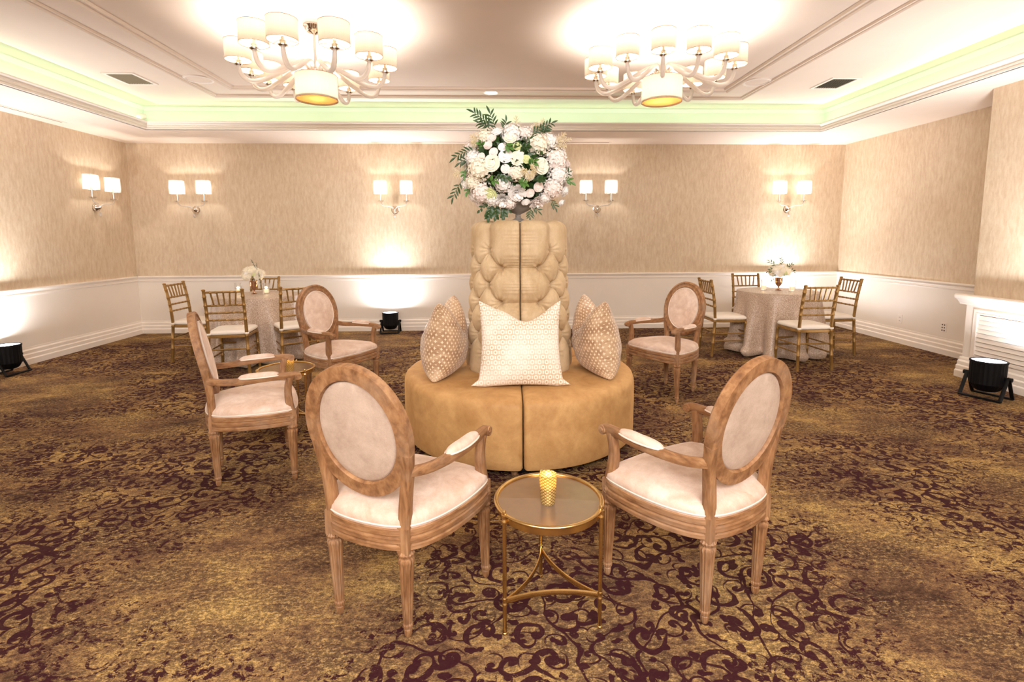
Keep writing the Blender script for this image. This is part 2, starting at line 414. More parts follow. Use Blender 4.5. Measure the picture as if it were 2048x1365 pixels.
CARPET = mat_carpet(); WALLP = mat_wallpaper()
WHITE = mat_paint('white_trim_paint', (246, 237, 227), .38); DADO = mat_paint('dado_paint', (244, 235, 224), .42); CEILM = mat_paint('ceiling_paint', (232, 216, 200), .7)
COVEM = mat_paint('cove_paint', (234, 236, 222), .7)
WOOD = mat_wood(); WOODR = mat_wood('weathered_oak_rail', (.22, .22, 1)); WOODA = mat_wood('weathered_oak_arm', (1, .16, 1)); WOODO = mat_wood('weathered_oak_oval', (.6, .6, .45))
VEL = mat_velvet('blush_velvet', (232, 212, 197), (202, 171, 149), 7, .6)
VELB = mat_velvet('blush_velvet_backing', (206, 184, 166), (178, 154, 136), 9, .4)
PIPE = plain('cream_piping', (232, 216, 200), .6)
SOFAV = mat_velvet('gold_velvet', (204, 161, 106), (174, 129, 78), 5, .75)
TUFTV = mat_velvet('champagne_velvet', (212, 188, 152), (186, 158, 120), 6, .5, (1, 1, .5))
GOLD = mat_metal('polished_gold', (226, 192, 132), .24)
CHIAV = mat_metal('gold_chair_lacquer', (160, 122, 66), .38, .4); CHIAV.node_tree.nodes['Principled BSDF'].inputs['Metallic'].default_value = .45
CUSH = plain('ivory_cushion_cotton', (240, 230, 218), .8)
CHROME = mat_metal('chrome', (225, 215, 205), .12, .15)
BRONZE = mat_metal('bronze_mercury_glass', (196, 154, 124), .22, .6)
BLACK = plain('black_lamp_housing', (9, 9, 11), .5, 0, Specular_IOR_Level=.2)
SHADE = mat_shade('cream_silk_shade', (250, 232, 204), .55, 0, .14)
SHADEI = mat_shade('white_sconce_shade', (255, 246, 234), .6, 0, .35)
GLASSC = mat_glass('pale_blown_glass', (255, 248, 242), .06, .62)
CLEARG = mat_glass('clear_glass', (255, 255, 255), .02, 0, 1.42, .35)
URNG = mat_glass('smoky_glass', (200, 192, 184), .10, .75)
SEAM = plain('seam_shadow_cloth', (96, 70, 42), .9)

# ------------------------------------------------------------------ the room
XL, XR, YB, YF, ZS = -5.36, 5.43, 7.86, -3.3, 2.82
floor = struct(M().box(XL-.1, XR+.1, YF-.1, YB+.1, -.1, 0).build('floor', CARPET, smooth=0))
def wall(name, x0, x1, y0, y1): return struct(M().box(x0, x1, y0, y1, 0, ZS+.5).build(name, WALLP, smooth=0))
wb = wall('wall_back', XL-.1, XR+.1, YB, YB+.1); wl = wall('wall_left', XL-.1, XL, YF-.1, YB+.1)
wr = wall('wall_right', XR, XR+.1, YF-.1, YB+.1); wf = wall('wall_front', XL-.1, XR+.1, YF-.1, YF)
PIX, PIY0, PIY1 = 4.80, 2.2, 4.90
RAIL = [(0, .775), (.010, .775), (.012, .788), (.020, .793), (.020, .806), (.014, .812), (.016, .828), (.030, .842), (.040, .852), (.040, .866), (.034, .870), (0, .870)]
BASE = [(0, 0), (.052, 0), (.052, .062), (.047, .070), (.040, .074), (.040, .112), (.034, .120), (.028, .124), (.028, .158), (.020, .168), (.010, .172), (.010, .190), (.004, .205), (0, .205)]
def run(prof, side, a0, a1):
    if side == 'back': return M().prism([(YB-d, z) for d, z in prof], a0, a1, 'x')
    if side == 'front': return M().prism([(YF+d, z) for d, z in prof], a0, a1, 'x')
    if side == 'left': return M().prism([(XL+d, z) for d, z in prof], a0, a1, 'y')
    if side == 'pier': return M().prism([(PIX-.06-d, z) for d, z in prof], a0, a1, 'y')
    return M().prism([(XR-d, z) for d, z in prof], a0, a1, 'y')
for side, par, a0, a1 in (('back', wb, XL, XR), ('left', wl, YF, YB), ('right', wr, PIY1, YB), ('front', wf, XL, XR)):
    run([(0, .19), (.008, .19), (.008, .78), (0, .78)], side, a0, a1).build('dado_panel', DADO, par, 0)
    struct(run(BASE, side, a0, a1).build('baseboard_'+side, WHITE, smooth=0))
for i, (side, a0, a1) in enumerate((('back', XL, XR), ('left', YF, YB), ('right', PIY1, YB), ('front', XL, XR))):
    struct(run(RAIL, side, a0, a1).build('trim_%d' % (i+1), WHITE, smooth=0))
# soffit ring, cornice, cove and tray ceiling
SX0, SX1, SY0, SY1 = -4.43, 4.41, -2.4, 6.90
sof = M()
sof.box(XL, XR, SY1, YB, ZS, ZS+.02); sof.box(XL, XR, YF, SY0, ZS, ZS+.02); sof.box(XL, SX0, SY0, SY1, ZS, ZS+.02); sof.box(SX1, XR, SY0, SY1, ZS, ZS+.02)
CORN = [(0, 2.820), (.012, 2.822), (.014, 2.834), (.006, 2.838), (.006, 2.846), (.016, 2.850), (.018, 2.862), (.012, 2.868), (.022, 2.884), (.040, 2.898), (.046, 2.906), (.046, 2.916), (-.02, 2.916), (-.02, 2.820)]
def ring(prof, x0, x1, y0, y1, inward=1):     # moulding round a rectangle, mitred
    mm = M(); n = len(prof); loops = []
    for d, z in prof:
        d *= inward; loops.append([(x0+d, y0+d, z), (x1-d, y0+d, z), (x1-d, y1-d, z), (x0+d, y1-d, z)])
    for c in range(4):
        e = (c+1) % 4; vs = [l[c] for l in loops] + [l[e] for l in loops]
        mm.add(vs, [(i, (i+1) % n, n+(i+1) % n, n+i) for i in range(n)])
    return mm
ceil = struct(M().box(CX0, CX1, CY0, CY1, CEIL, CEIL+.05).build('ceiling', CEILM, smooth=0))
sof.build('soffit', CEILM, ceil, 0)
cv = M()
for (x0, x1, y0, y1) in ((CX0-.05, CX0, CY0, CY1), (CX1, CX1+.05, CY0, CY1), (CX0-.05, CX1+.05, CY1, CY1+.05), (CX0-.05, CX1+.05, CY0-.05, CY0)):
    cv.box(x0, x1, y0, y1, ZS+.02, CEIL+.05)
cv.build('cove_wall', COVEM, ceil, 0)
struct(ring(CORN, SX0, SX1, SY0, SY1).build('trim_5', WHITE, smooth=0))
struct(ring([(0, CEIL), (0, CEIL-.05), (.012, CEIL-.05), (.045, CEIL-.012), (.045, CEIL)], CX0, CX1, CY0, CY1).build('trim_6', COVEM, smooth=0))
BEAD = [(0, CEIL), (0, CEIL-.020), (.012, CEIL-.030), (.022, CEIL-.022), (.026, CEIL-.014), (.036, CEIL-.012), (.042, CEIL-.020), (.052, CEIL-.020), (.056, CEIL)]
struct(ring(BEAD, -3.36, 3.15, -1.9, 6.53).build('trim_7', CEILM, smooth=0))
struct(ring([(d*1.35, CEIL-(CEIL-z)*1.2) for d, z in BEAD], -3.01, 2.80, -1.6, 6.20).build('trim_8', CEILM, smooth=0))

# pier with mantel and louvred grille on the right
pier = struct(M().box(PIX, XR, PIY0, PIY1, .80, ZS).build('wall_pier', WALLP, smooth=0))
fr = PIX-.06
M().box(fr, XR, PIY0, PIY1, 0, .80).build('pier_base', WHITE, pier, 0)
struct(run(BASE, 'pier', PIY0, PIY1+.02).build('baseboard_pier', WHITE, smooth=0))
MAN = [(0, .735), (.02, .735), (.024, .752), (.034, .760), (.046, .778), (.062, .792), (.078, .797), (.082, .806), (.082, .828), (.074, .838), (0, .838)]
mt = M().prism([(fr-d, z) for d, z in MAN], PIY0, PIY1+.06, 'y')
struct(mt.build('trim_9', WHITE, smooth=0))
gy0, gy1, gz0, gz1 = 3.30, 4.80, .215, .700
gr = thing('louvre_grille', 'white louvred grille with wide angled slats below the mantel on the right pier', 'grille', (fr, (gy0+gy1)/2, 0))
gl, hh = (gy1-gy0)/2, .05
fm = M()
for (y0, y1, z0, z1) in ((-gl, -gl+hh, gz0, gz1), (gl-hh, gl, gz0, gz1), (-gl+hh, gl-hh, gz0, gz0+.035), (-gl+hh, gl-hh, gz1-hh*.8, gz1)):
    fm.box(-.022, 0, y0, y1, z0, z1); 
for (y0, y1, z0, z1) in ((-gl+hh-.016, -gl+hh, gz0+.03, gz1-.035), (gl-hh, gl-hh+.016, gz0+.03, gz1-.035), (-gl+.03, gl-.03, gz1-.045, gz1-.03)):
    fm.box(-.030, -.022, y0, y1, z0, z1)
fm.build('frame', WHITE, gr, 0, .003)
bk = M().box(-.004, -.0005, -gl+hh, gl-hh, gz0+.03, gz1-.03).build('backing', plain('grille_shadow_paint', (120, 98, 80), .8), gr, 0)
sl = M().prism([(-.024, -.014), (-.020, -.018), (-.004, .016), (-.004, .022), (-.008, .022)], -gl+hh, gl-hh, 'y').mesh('slat', WHITE, 0)
for k in range(9): link('slat', sl, gr, (0, 0, gz0+.058+k*.0437))

# ------------------------------------------------------------------ round tufted sofa
SC = Vector((.183, 3.68, 0)); SEAM0 = math.radians(-91.2)
sofa = thing('round_sofa', 'round gold velvet banquette with tall button-tufted centre column in the middle of the room', 'sofa', SC)
def seat_segment(a0):
    PRO = [(.30, .05, 0, 0), (.79, .05, 0, -.3), (.820, .054, .7, -.7), (.828, .08, 1, 0), (.829, .18, 1, 0), (.830, .28, 1, 0), (.828, .40, 1, 0), (.826, .432, 1, .2),
           (.817, .456, .8, .7), (.800, .472, .3, 1), (.77, .481, 0, 1), (.68, .487, 0, 1), (.55, .490, 0, 1), (.42, .490, 0, 1), (.30, .490, 0, 1)]
    L = 2*PI/3; e = [0, .0025, .006, .012, .02, .03, .05, .08]
    ts = [x/.8 for x in e]; n = 30
    th = ts + [ts[-1] + (L-2*ts[-1])*k/n for k in range(1, n)] + [L-x for x in reversed(ts)]
    m = M(); vs = []; rho = .026
    for t in th:
        d = min(t, L-t)*.8; ins = 0 if d >= rho else rho - math.sqrt(max(0, rho*rho-(rho-d)**2))
        a = a0 + .0045/.8 + t*(1-.009/.8/L)
        wv = .003*math.sin(t*9+a0)*min(1, d*8)
        for r, z, nr, nz in PRO:
            r2 = r - ins*nr + wv*nr; z2 = z - ins*nz
            vs.append((r2*math.cos(a), r2*math.sin(a), z2))
    w = len(PRO); nt = len(th)
    fs = [(i*w+k, (i+1)*w+k, (i+1)*w+(k+1) % w, i*w+(k+1) % w) for i in range(nt-1) for k in range(w)]
    fs += [tuple(range(w)), tuple(reversed(range((nt-1)*w, nt*w)))]
    return m.add(vs, fs)
ROW = .117; ZR0 = 1.335; LASTROW = 6
def col_prof(s):                              # s 0..1 up the column and over the top edge -> r, z, nr, nz, tuft weight
    H1 = .955
    if s < H1:
        q = s/H1; z = .47 + q*(1.475-.47); r = .380 - .055*q**.8 - .012*max(0, .06-q)/.06
        return r, z, 1, 0, min(1, q/.03)
    q = (s-H1)/(1-H1); a = q*PI/2
    return .325 - .055*(1-math.cos(a)), 1.475 + .055*math.sin(a), math.cos(a), math.sin(a), 1 - .6*q
def tuft(u, z):
    v = (ZR0-z)/ROW; v = max(0, min(LASTROW, v)); u = max(-1, min(1, u))
    p, q = u+.5+v/2, u+.5-v/2
    return (abs(math.sin(PI*p)*math.sin(PI*q))+1e-6)**.42
def back_segment(a0):
    L = 2*PI/3; nu, nv = 210, 280; m = M()
    def fn(i, j):
        t = i*L
        # refine near the seams
        r, z, nr, nz, w = col_prof(j)
        u = (math.degrees(t)-60)/35.0
        d = min(t, L-t)*.36; rho = .045; ins = 0 if d >= rho else rho*.7 - math.sqrt(max(0, rho*rho-(rho-d)**2))*.7
        b = tuft(u, z)
        disp = (-.036 + .056*b)*w - ins
        # deep pits and radial gathers at the buttons
        v_ = (ZR0-z)/ROW; k0 = round(v_)
        for kk in (k0-1, k0, k0+1):
            if 0 <= kk <= LASTROW:
                uu = (math.floor(u)+.5) if kk % 2 == 0 else round(u)
                if abs(uu) > 1.01: continue
                dx = (u-uu)*.214; dz = (v_-kk)*ROW; dd = math.hypot(dx, dz)
                if dd < .12:
                    disp -= .050*math.exp(-(dd/.021)**2) - .0042*math.sin(10*math.atan2(dz, dx)+kk*2+uu*3)*math.exp(-((dd-.038)/.026)**2)
        # small gathers along the seam
        disp += .0022*math.sin(z*230+math.sin(z*40)*3)*max(0, 1-d/.13)
        a = a0 + .004/.36 + t*(1-.008/.36/L)
        rr = r + disp*nr
        return (rr*math.cos(a), rr*math.sin(a), z + disp*nz*.8)
    m.grid(fn, nu, nv)
    w = nu+1; o = len(m.v); top = [nv*w+i for i in range(nu+1)]
    m.v.append((0, 0, 1.522)); m.f += [(top[i], top[i+1], o) for i in range(nu)]
    m.v.append((0, 0, .47)); m.f += [(i+1, i, o+1) for i in range(nu)]
    for i in (0, nu):                        # end walls down to the axis
        c = [k*w+i for k in range(nv+1)]
        for k in range(nv):
            m.v.append((0, 0, m.v[c[k]][2]))
        base = len(m.v)-nv
        for k in range(nv-1): m.f.append((c[k], c[k+1], base+k+1, base+k))
    return m
btn_me = M().lathe([(.0, -.004), (.010, -.003), (.0125, .001), (.010, .005), (.004, .007), (.0, .0075)], 12, cap=False).mesh('button', TUFTV, 60)
for k in range(3):
    a0 = SEAM0 + k*2*PI/3
    seat_segment(a0).build('seat', SOFAV, sofa, 50)
    bs = back_segment(a0).build('backrest', TUFTV, sofa, 60)
    for row in range(0, LASTROW+1):
        z = ZR0 - row*ROW
        for u in ((-.5, .5) if row % 2 == 0 else (-1, 0, 1)):
            a = a0 + math.radians(60+35*u); q = (z-.47)/1.005; r = .380-.055*q**.8 - .080
            b = link('button', btn_me, bs, (r*math.cos(a), r*math.sin(a), z)); b.rotation_euler = (0, PI/2, a)
foot_me = M().lathe([(.018, 0), (.022, .01), (.026, .052)], 16).mesh('foot', WOOD)
for k in range(6):
    a = SEAM0 + math.radians(-4 + 60*k); link('foot', foot_me, sofa, (.74*math.cos(a), .74*math.sin(a), 0))
M().lathe([(.60, .034), (.785, .034), (.785, .056), (.60, .056)], 48).build('base_board', BLACK, sofa)

# ------------------------------------------------------------------ pillows
def pillow_mesh(name, w, h, t, chop, cu, mat, seed, ears=0.0, pw=.42):
    r = random.Random(seed); ph = [r.uniform(0, 6) for _ in range(6)]; m = M(); n = 40
    uvs = []
    def fn(sgn):
        def f(i, j):
            u, v = math.sin(PI/2*(2*i-1)), math.sin(PI/2*(2*j-1)); uvs.append(((2*i-1)*w*.62, (2*j-1)*h*.56))
            x = w/2*u*(1-.085*(1-v*v)) * (1 + .05*(1-v)/2)
            z = h/2*v*(1-.06*(1-u*u)) + h/2
            ch = math.exp(-((u-cu)/.46)**2)*max(0, (v+.15)/1.15)**1.6
            z -= chop*ch
            edge = max(0.0, (1-u**2)*(1-v**2))
            th = t/2*edge**pw*(1 - .30*ch)*(1 + .16*(-v)*(1-u*u))
            th += .005*edge*math.sin(7*u+ph[0]+2*v)*math.sin(5*v+ph[1]) + .004*edge*math.sin(11*(u+v)+ph[2])
            # corner ears flare at the bottom
            cn = max(0, abs(u)-.82)/.18*max(0, -v-.80)/.2
            x += ears*.04*cn*(1 if u > 0 else -1); z += ears*.012*cn
            cr = max(0, abs(u)-.6)/.4*max(0, v-.6)/.4
            z += .035*cr
            return (x, sgn*th - .02*math.sin(PI*u*.5)**2*cr, max(z, .004))
        return f
    m.grid(fn(-1), n, n); m.grid(fn(1), n, n)
    import bmesh
    me = m.mesh(name, mat, 0)
    ul = me.uv_layers.new(name='UVMap')
    for lp in me.loops: ul.data[lp.index].uv = uvs[lp.vertex_index]
    bm = bmesh.new(); bm.from_mesh(me); bmesh.ops.remove_doubles(bm, verts=bm.verts, dist=.0006); bmesh.ops.recalc_face_normals(bm, faces=bm.faces); bm.to_mesh(me); bm.free()
    me.shade_smooth(); return me
HEX = mat_hexpillow(); DOT = mat_dotsatin()
def pillow(label, me, loc, rz, tilt):
    o = bpy.data.objects.new('throw_pillow', me); COL.objects.link(o); o.location = loc
    o.rotation_euler = Euler((-tilt, 0, rz), 'XYZ'); return tag(o, label, 'pillow', 'pillows on the round sofa')
pillow('square ivory pillow with a honeycomb print leaning on the front of the tufted column', pillow_mesh('hex_pillow', .52, .51, .18, .085, .15, HEX, 3, 1.0), (.165, 3.10, .49), 0, .24)
dp = pillow_mesh('dot_pillow', .46, .485, .31, .10, 0, DOT, 5, 0, .36)
dl = pillow('dotted champagne satin pillow left of the tufted column', dp, (-.365, 3.47, .49), math.radians(-97), .13)
dr = pillow('dotted champagne satin pillow right of the tufted column', dp, (.735, 3.47, .49), math.radians(97), .13)

# ------------------------------------------------------------------ oval-back armchairs
def oval_pt(cx, a, b, off, q, zc=.756, yc=-.254, ti=.195):
    w = b*math.sin(q); return Vector((a*math.cos(q), yc - w*math.sin(ti) + off*math.cos(ti), zc + w*math.cos(ti) + off*math.sin(ti)))
OUT = [(0, .235), (.13, .230), (.235, .215), (.285, .185), (.292, .10), (.278, -.02), (.246, -.13), (.195, -.215), (.12, -.255), (0, -.268), (-.12, -.255), (-.195, -.215), (-.246, -.13), (-.278, -.02), (-.292, .10), (-.285, .185), (-.235, .215), (-.13, .230)]
def make_armchair(label, pose):
    t = thing('armchair', label, 'armchair', (pose[0], pose[1], 0), pose[2], 'oval-back wooden armchairs')
    ol = spline([(x, y, 0) for x, y in OUT], 5, True); n = len(ol)
    nr = []
    for i in range(n):
        d = (ol[(i+1) % n]-ol[i-1]).normalized(); nr.append(Vector((-d.y, d.x, 0)) if (Vector((-d.y, d.x, 0)).dot(ol[i]) > 0) else Vector((d.y, -d.x, 0)))
    PR = [(-.006, .338), (.0, .342), (.0, .356), (-.005, .360), (-.005, .364), (.001, .368), (.001, .384), (-.005, .388), (-.005, .392), (.0, .396), (.0, .416), (-.006, .423), (-.05, .423), (-.05, .338)]
    m = M(); w = len(PR)
    m.add([ol[i] + nr[i]*d + Vector((0, 0, z)) for i in range(n) for d, z in PR],
          [(i*w+k, ((i+1) % n)*w+k, ((i+1) % n)*w+(k+1) % w, i*w+(k+1) % w) for i in range(n) for k in range(w)])
    m.build('seat_rail', WOODR, t, 30)
    # cushion
    m = M(); LV = [(.985, .420), (.992, .434), (.985, .449), (.955, .462), (.90, .471), (.78, .481), (.6, .488), (.35, .492), (.12, .493)]
    for s, z in LV:
        m.v += [(p.x*s, p.y*s, z + .004*math.sin(p.x*22+p.y*9)*(1-s)) for p in ol]
    m.f = [(i*n+k, i*n+(k+1) % n, (i+1)*n+(k+1) % n, (i+1)*n+k) for i in range(len(LV)-1) for k in range(n)] + [tuple(range((len(LV)-1)*n, len(LV)*n))]
    cu = m.build('seat_cushion', VEL, t, 60)
    M().tube([(p.x*.985, p.y*.985, .430) for p in ol], .0045, 6, True).build('piping', PIPE, cu, 60)
    # oval back
    q0 = [2*PI*k/64 for k in range(64)]
    PRB = [(.215, .251, -.020), (.215, .251, .014), (.209, .245, .020), (.199, .235, .021), (.195, .231, .015), (.179, .215, .014), (.174, .210, .019), (.165, .201, .019), (.161, .197, .012), (.161, .197, -.014), (.165, .201, -.021)]
    m = M(); w = len(PRB)
    m.add([oval_pt(0, a, b, o, q) for q in q0 for a, b, o in PRB], [(i*w+k, ((i+1) % 64)*w+k, ((i+1) % 64)*w+(k+1) % w, i*w+(k+1) % w) for i in range(64) for k in range(w)])
    m.build('back_frame', WOODO, t, 30)
    def pad(off, bul, name, mat):
        m = M(); R = [(1, 0), (.985, .35), (.95, .58), (.85, .76), (.65, .90), (.35, .98), (.1, 1)]
        for s, hgt in R: m.v += [tuple(oval_pt(0, .1615*s, .1975*s, off+bul*hgt, q)) for q in q0]
        m.f = [(i*64+k, i*64+(k+1) % 64, (i+1)*64+(k+1) % 64, (i+1)*64+k) for i in range(len(R)-1) for k in range(64)] + [tuple(range((len(R)-1)*64, len(R)*64))]
        return m.build(name, mat, t, 60)
    fp = pad(.006, .026, 'back_pad', VEL); pad(-.006, -.010, 'back_panel', VELB)
    M().tube([oval_pt(0, .153, .189, .0235, q) for q in q0], .0042, 6, True).build('piping', PIPE, fp, 60)
    leg_prof = [(r_*1.2, z_) for r_, z_ in [(.007, 0), (.0105, .006), (.0125, .020), (.0125, .030), (.0095, .034), (.0155, .040), (.0165, .050), (.0135, .056), (.0145, .062), (.0225, .285), (.0245, .292), (.0255, .300), (.0235, .306), (.0185, .309), (.0185, .314), (.024, .319), (.026, .326), (.022, .332), (.020, .336)]]
    for sx in (-1, 1):
        m = M(); fx, fy = .262*sx, .183
        for (r, z) in leg_prof: pass
        m.lathe([(r, z) for r, z in leg_prof], 28, (0, 0, 0), flute=1, amp=.10)
        for p_ in range(len(m.v)):
            x, y, z = m.v[p_]; k = (1-z/.336); m.v[p_] = (x+fx+.010*sx*k, y+fy-.002*k, z)
        m.box(fx-.024, fx+.024, fy-.024, fy+.024, .330, .424)
        lg = m.build('leg', WOOD, t, 30)
        ros = M().lathe([(.017, 0), (.017, .003), (.013, .004), (.011, .002), (.006, .005), (0, .006)], 16, cap=False, axis='y')
        ros.v = [(x+fx, y+fy+.024, z+.380) for x, y, z in ros.v]
        ros.lathe([(.017, 0), (.017, .003), (.013, .004), (.011, .002), (.006, .005), (0, .006)], 16, cap=False, axis='x')
        k0 = len(ros.v)//2
        ros.v[k0:] = [(fx+sx*(.024+x), y+fy, z+.380) for x, y, z in ros.v[k0:]]
        ros.build('rosette', WOOD, lg, 40)
        m = M(); rx, ry = .158*sx, -.222
        m.lathe(leg_prof, 28, flute=1, amp=.10)
        for p_ in range(len(m.v)):
            x, y, z = m.v[p_]; k = (1-z/.336); m.v[p_] = (x+rx-.006*sx*k, y+ry+.006*k, z)
        m.box(rx-.023, rx+.023, ry-.023, ry+.023, .330, .424)
        m.build('leg', WOOD, t, 30)
        pts = spline([(rx, ry, .40), (.161*sx, -.224, .47), (.168*sx, -.226, .54), (.181*sx, -.233, .62), (.193*sx, -.246, .70)], 5)
        M().tube(pts, [(.0235-.004*i/len(pts), .0205) for i in range(len(pts))], 12, flat='box', upv=(0, 1, 0)).build('back_post', WOOD, t, 30)
        # arm, its pad, scroll and support
        ap = spline([(.190*sx, -.236, .632), (.220*sx, -.165, .622), (.243*sx, -.09, .622), (.257*sx, -.01, .626), (.263*sx, .07, .629), (.262*sx, .14, .631), (.260*sx, .20, .630), (.259*sx, .228, .622)], 5)
        wr_ = [(.0135+.0085*math.exp(-((p.y-.04)/.12)**2), .020) for i, p in enumerate(ap)]
        ar = M().tube(ap, wr_, 12, flat='box', upv=(0, 0, 1))
        sc = M().lathe([(.0, -.018), (.019, -.018), (.0205, -.014), (.0205, .014), (.019, .018), (.0, .018)], 20, (.259*sx, .228, .620), cap=False, axis='x')
        sc.lathe([(.0, -.021), (.008, -.021), (.010, -.016), (.010, .016), (.008, .021), (0, .021)], 16, (.259*sx, .228, .620), cap=False, axis='x')
        arm = ar.merge(sc).build('arm', WOODA, t, 30)
        pm = M(); cy_, hl = .026, .110
        def pf(i, j):
            a = 2*PI*i; q = -1+2*j; r_ = max(.0, 1-abs(q)**3.2)**.5
            y = cy_+hl*q; xc = .2615 - .09*(y-.06)**2 - .012*max(0, .02-y)/.1
            return (sx*xc + .027*r_*math.cos(a), y, .641 + (.025 if math.sin(a) > 0 else .008)*r_*math.sin(a))
        pm.grid(pf, 18, 16, True); pd = pm.build('arm_pad', VEL, arm, 70)
        rim = [pf(k/16*.5*0, j/18) for k in (0,) for j in range(19)] + [pf(.5, j/18) for j in range(18, -1, -1)]
        M().tube([(x, y, z-.001) for x, y, z in rim[1:-1]], .0038, 6, True).build('piping', PIPE, arm, 60)
        sp = spline([(.260*sx, .186, .618), (.257*sx, .174, .575), (.256*sx, .170, .525), (.259*sx, .174, .47), (.262*sx, .183, .415)], 5)
        M().tube(sp, [(.018+.005*(i/len(sp)), .019+.004*(i/len(sp))) for i in range(len(sp))], 12, flat='box', upv=(0, 1, 0)).build('arm_support', WOOD, t, 30)
    return t
ac = make_armchair('oval-back armchair seen from behind left of the small front table', (-.366, 1.955, -.427))
G = 'oval-back wooden armchairs'
dup(ac, 'oval-back armchair seen from behind right of the small front table', (.797, 1.976, 0), .504, G)
dup(ac, 'oval-back armchair seen from the side, facing the left end of the round sofa', (-1.468, 3.10, 0), -1.13, G)
dup(ac, 'oval-back armchair facing the room beside the left table with four gold chairs', (-1.383, 4.515, 0), -2.123, G)
dup(ac, 'oval-back armchair facing the room between the round sofa and the right gold chairs', (1.564, 4.522, 0), 2.154, G)

# ------------------------------------------------------------------ gold side tables
def make_side_table(label, loc, rz):
    t = thing('side_table', label, 'table', loc, rz, 'small round gold side tables')
    top = M().lathe([(0, .438), (.186, .438), (.186, .452), (0, .452)], 48, cap=False).build('tabletop', TABLETOP, t)
    M().tube([(.196*math.cos(2*PI*k/64), .196*math.sin(2*PI*k/64), .455) for k in range(64)], [(.008, .006)]*64, 10, True).build('rim', GOLD, t, 60)
    M().lathe([(.187, .424), (.193, .424), (.193, .452), (.187, .452)], 64).build('apron', GOLD, t, 40)
    for k in range(3):
        a = PI/2 + k*2*PI/3; c = (.200*math.cos(a), .200*math.sin(a), 0)
        M().lathe([(.0075, 0), (.0095, .002), (.0095, .008), (.0072, .010), (.0072, .112), (.0095, .114), (.0095, .120), (.0078, .122), (.0078, .132), (.0098, .134), (.0098, .142), (.0072, .144),
                   (.0072, .424), (.010, .427), (.010, .433), (.0078, .436), (.0078, .444), (.0105, .447), (.0105, .455), (.0068, .457), (.0068, .468), (.0048, .472), (0, .4725)], 16, c, cap=False).build('leg', GOLD, t, 40)
    for k in range(3):
        a, b = PI/2 + k*2*PI/3, PI/2 + (k+1)*2*PI/3
        A, B = Vector((math.cos(a), math.sin(a), 0))*.197, Vector((math.cos(b), math.sin(b), 0))*.197
        mid = (A+B)*.5*.42; pts = []
        for i in range(15):
            q = i/14; p = A*(1-q)**2 + mid*2*q*(1-q)*.85 + B*q**2; pts.append((p.x, p.y, .127))
        M().tube(pts, [(.0045, .011)]*15, 8, flat='box', upv=(0, 0, 1)).build('stretcher', GOLD, t, 40)
    return t
g_ = N('smoked_mirror_glass'); g_.p(Base_Color=lin((226, 208, 192)), Roughness=.14, Metallic=.55, Specular_IOR_Level=.6); TABLETOP = g_.m
st = make_side_table('round gold side table with a glass top between the two front armchairs', (.198, 1.797, 0), 0.05)
dup(st, 'round gold side table with a glass top between the two left armchairs', (-1.56, 3.80, 0), 0.0, 'small round gold side tables')
FLAME = mat_emit('candle_flame', (255, 214, 130), 9.0); WAX = mat_shade('ivory_wax', (255, 240, 214), .4, .25)
VOT = mat_votive()
def candle(loc, label, r=.022, h=.035, group=None, glow=.05):
    m = M().lathe([(0, 0), (r, 0), (r, h-.003), (r-.003, h), (r*.3, h-.004), (0, h-.004)], 20, cap=False)
    c = tag(m.build('candle', WAX, None, 50, loc=loc), label, 'candle', group)
    M().lathe([(0, h-.004), (.003, h+.002), (.0045, h+.008), (.003, h+.016), (0, h+.024)], 10, cap=False).build('flame', FLAME, c, 60)
    light('candle_light', 'POINT', (loc[0], loc[1], loc[2]+h+.022), glow*2.2, (1, .72, .38), shadow_soft_size=.012)
    return c
for (x, y, lab) in ((.192, 1.766, 'front table between the front armchairs'), (-1.50, 3.72, 'left side table beside the left armchairs')):
    m = M().lathe([(0, .001), (.024, .001), (.0255, .006), (.026, .012), (.0295, .060), (.0315, .108), (.0322, .112), (.0305, .112), (.0290, .108), (.027, .060), (.0235, .014), (0, .012)], 32, cap=False)
    tag(m.build('votive_holder', VOT, None, 50, loc=(x, y, .453)), 'gold lattice glass votive on the '+lab, 'candle holder', 'gold votive holders')
    candle((x, y, .4655), 'lit candle inside the gold votive on the '+lab, .021, .06, 'candles in the gold votives', .07)

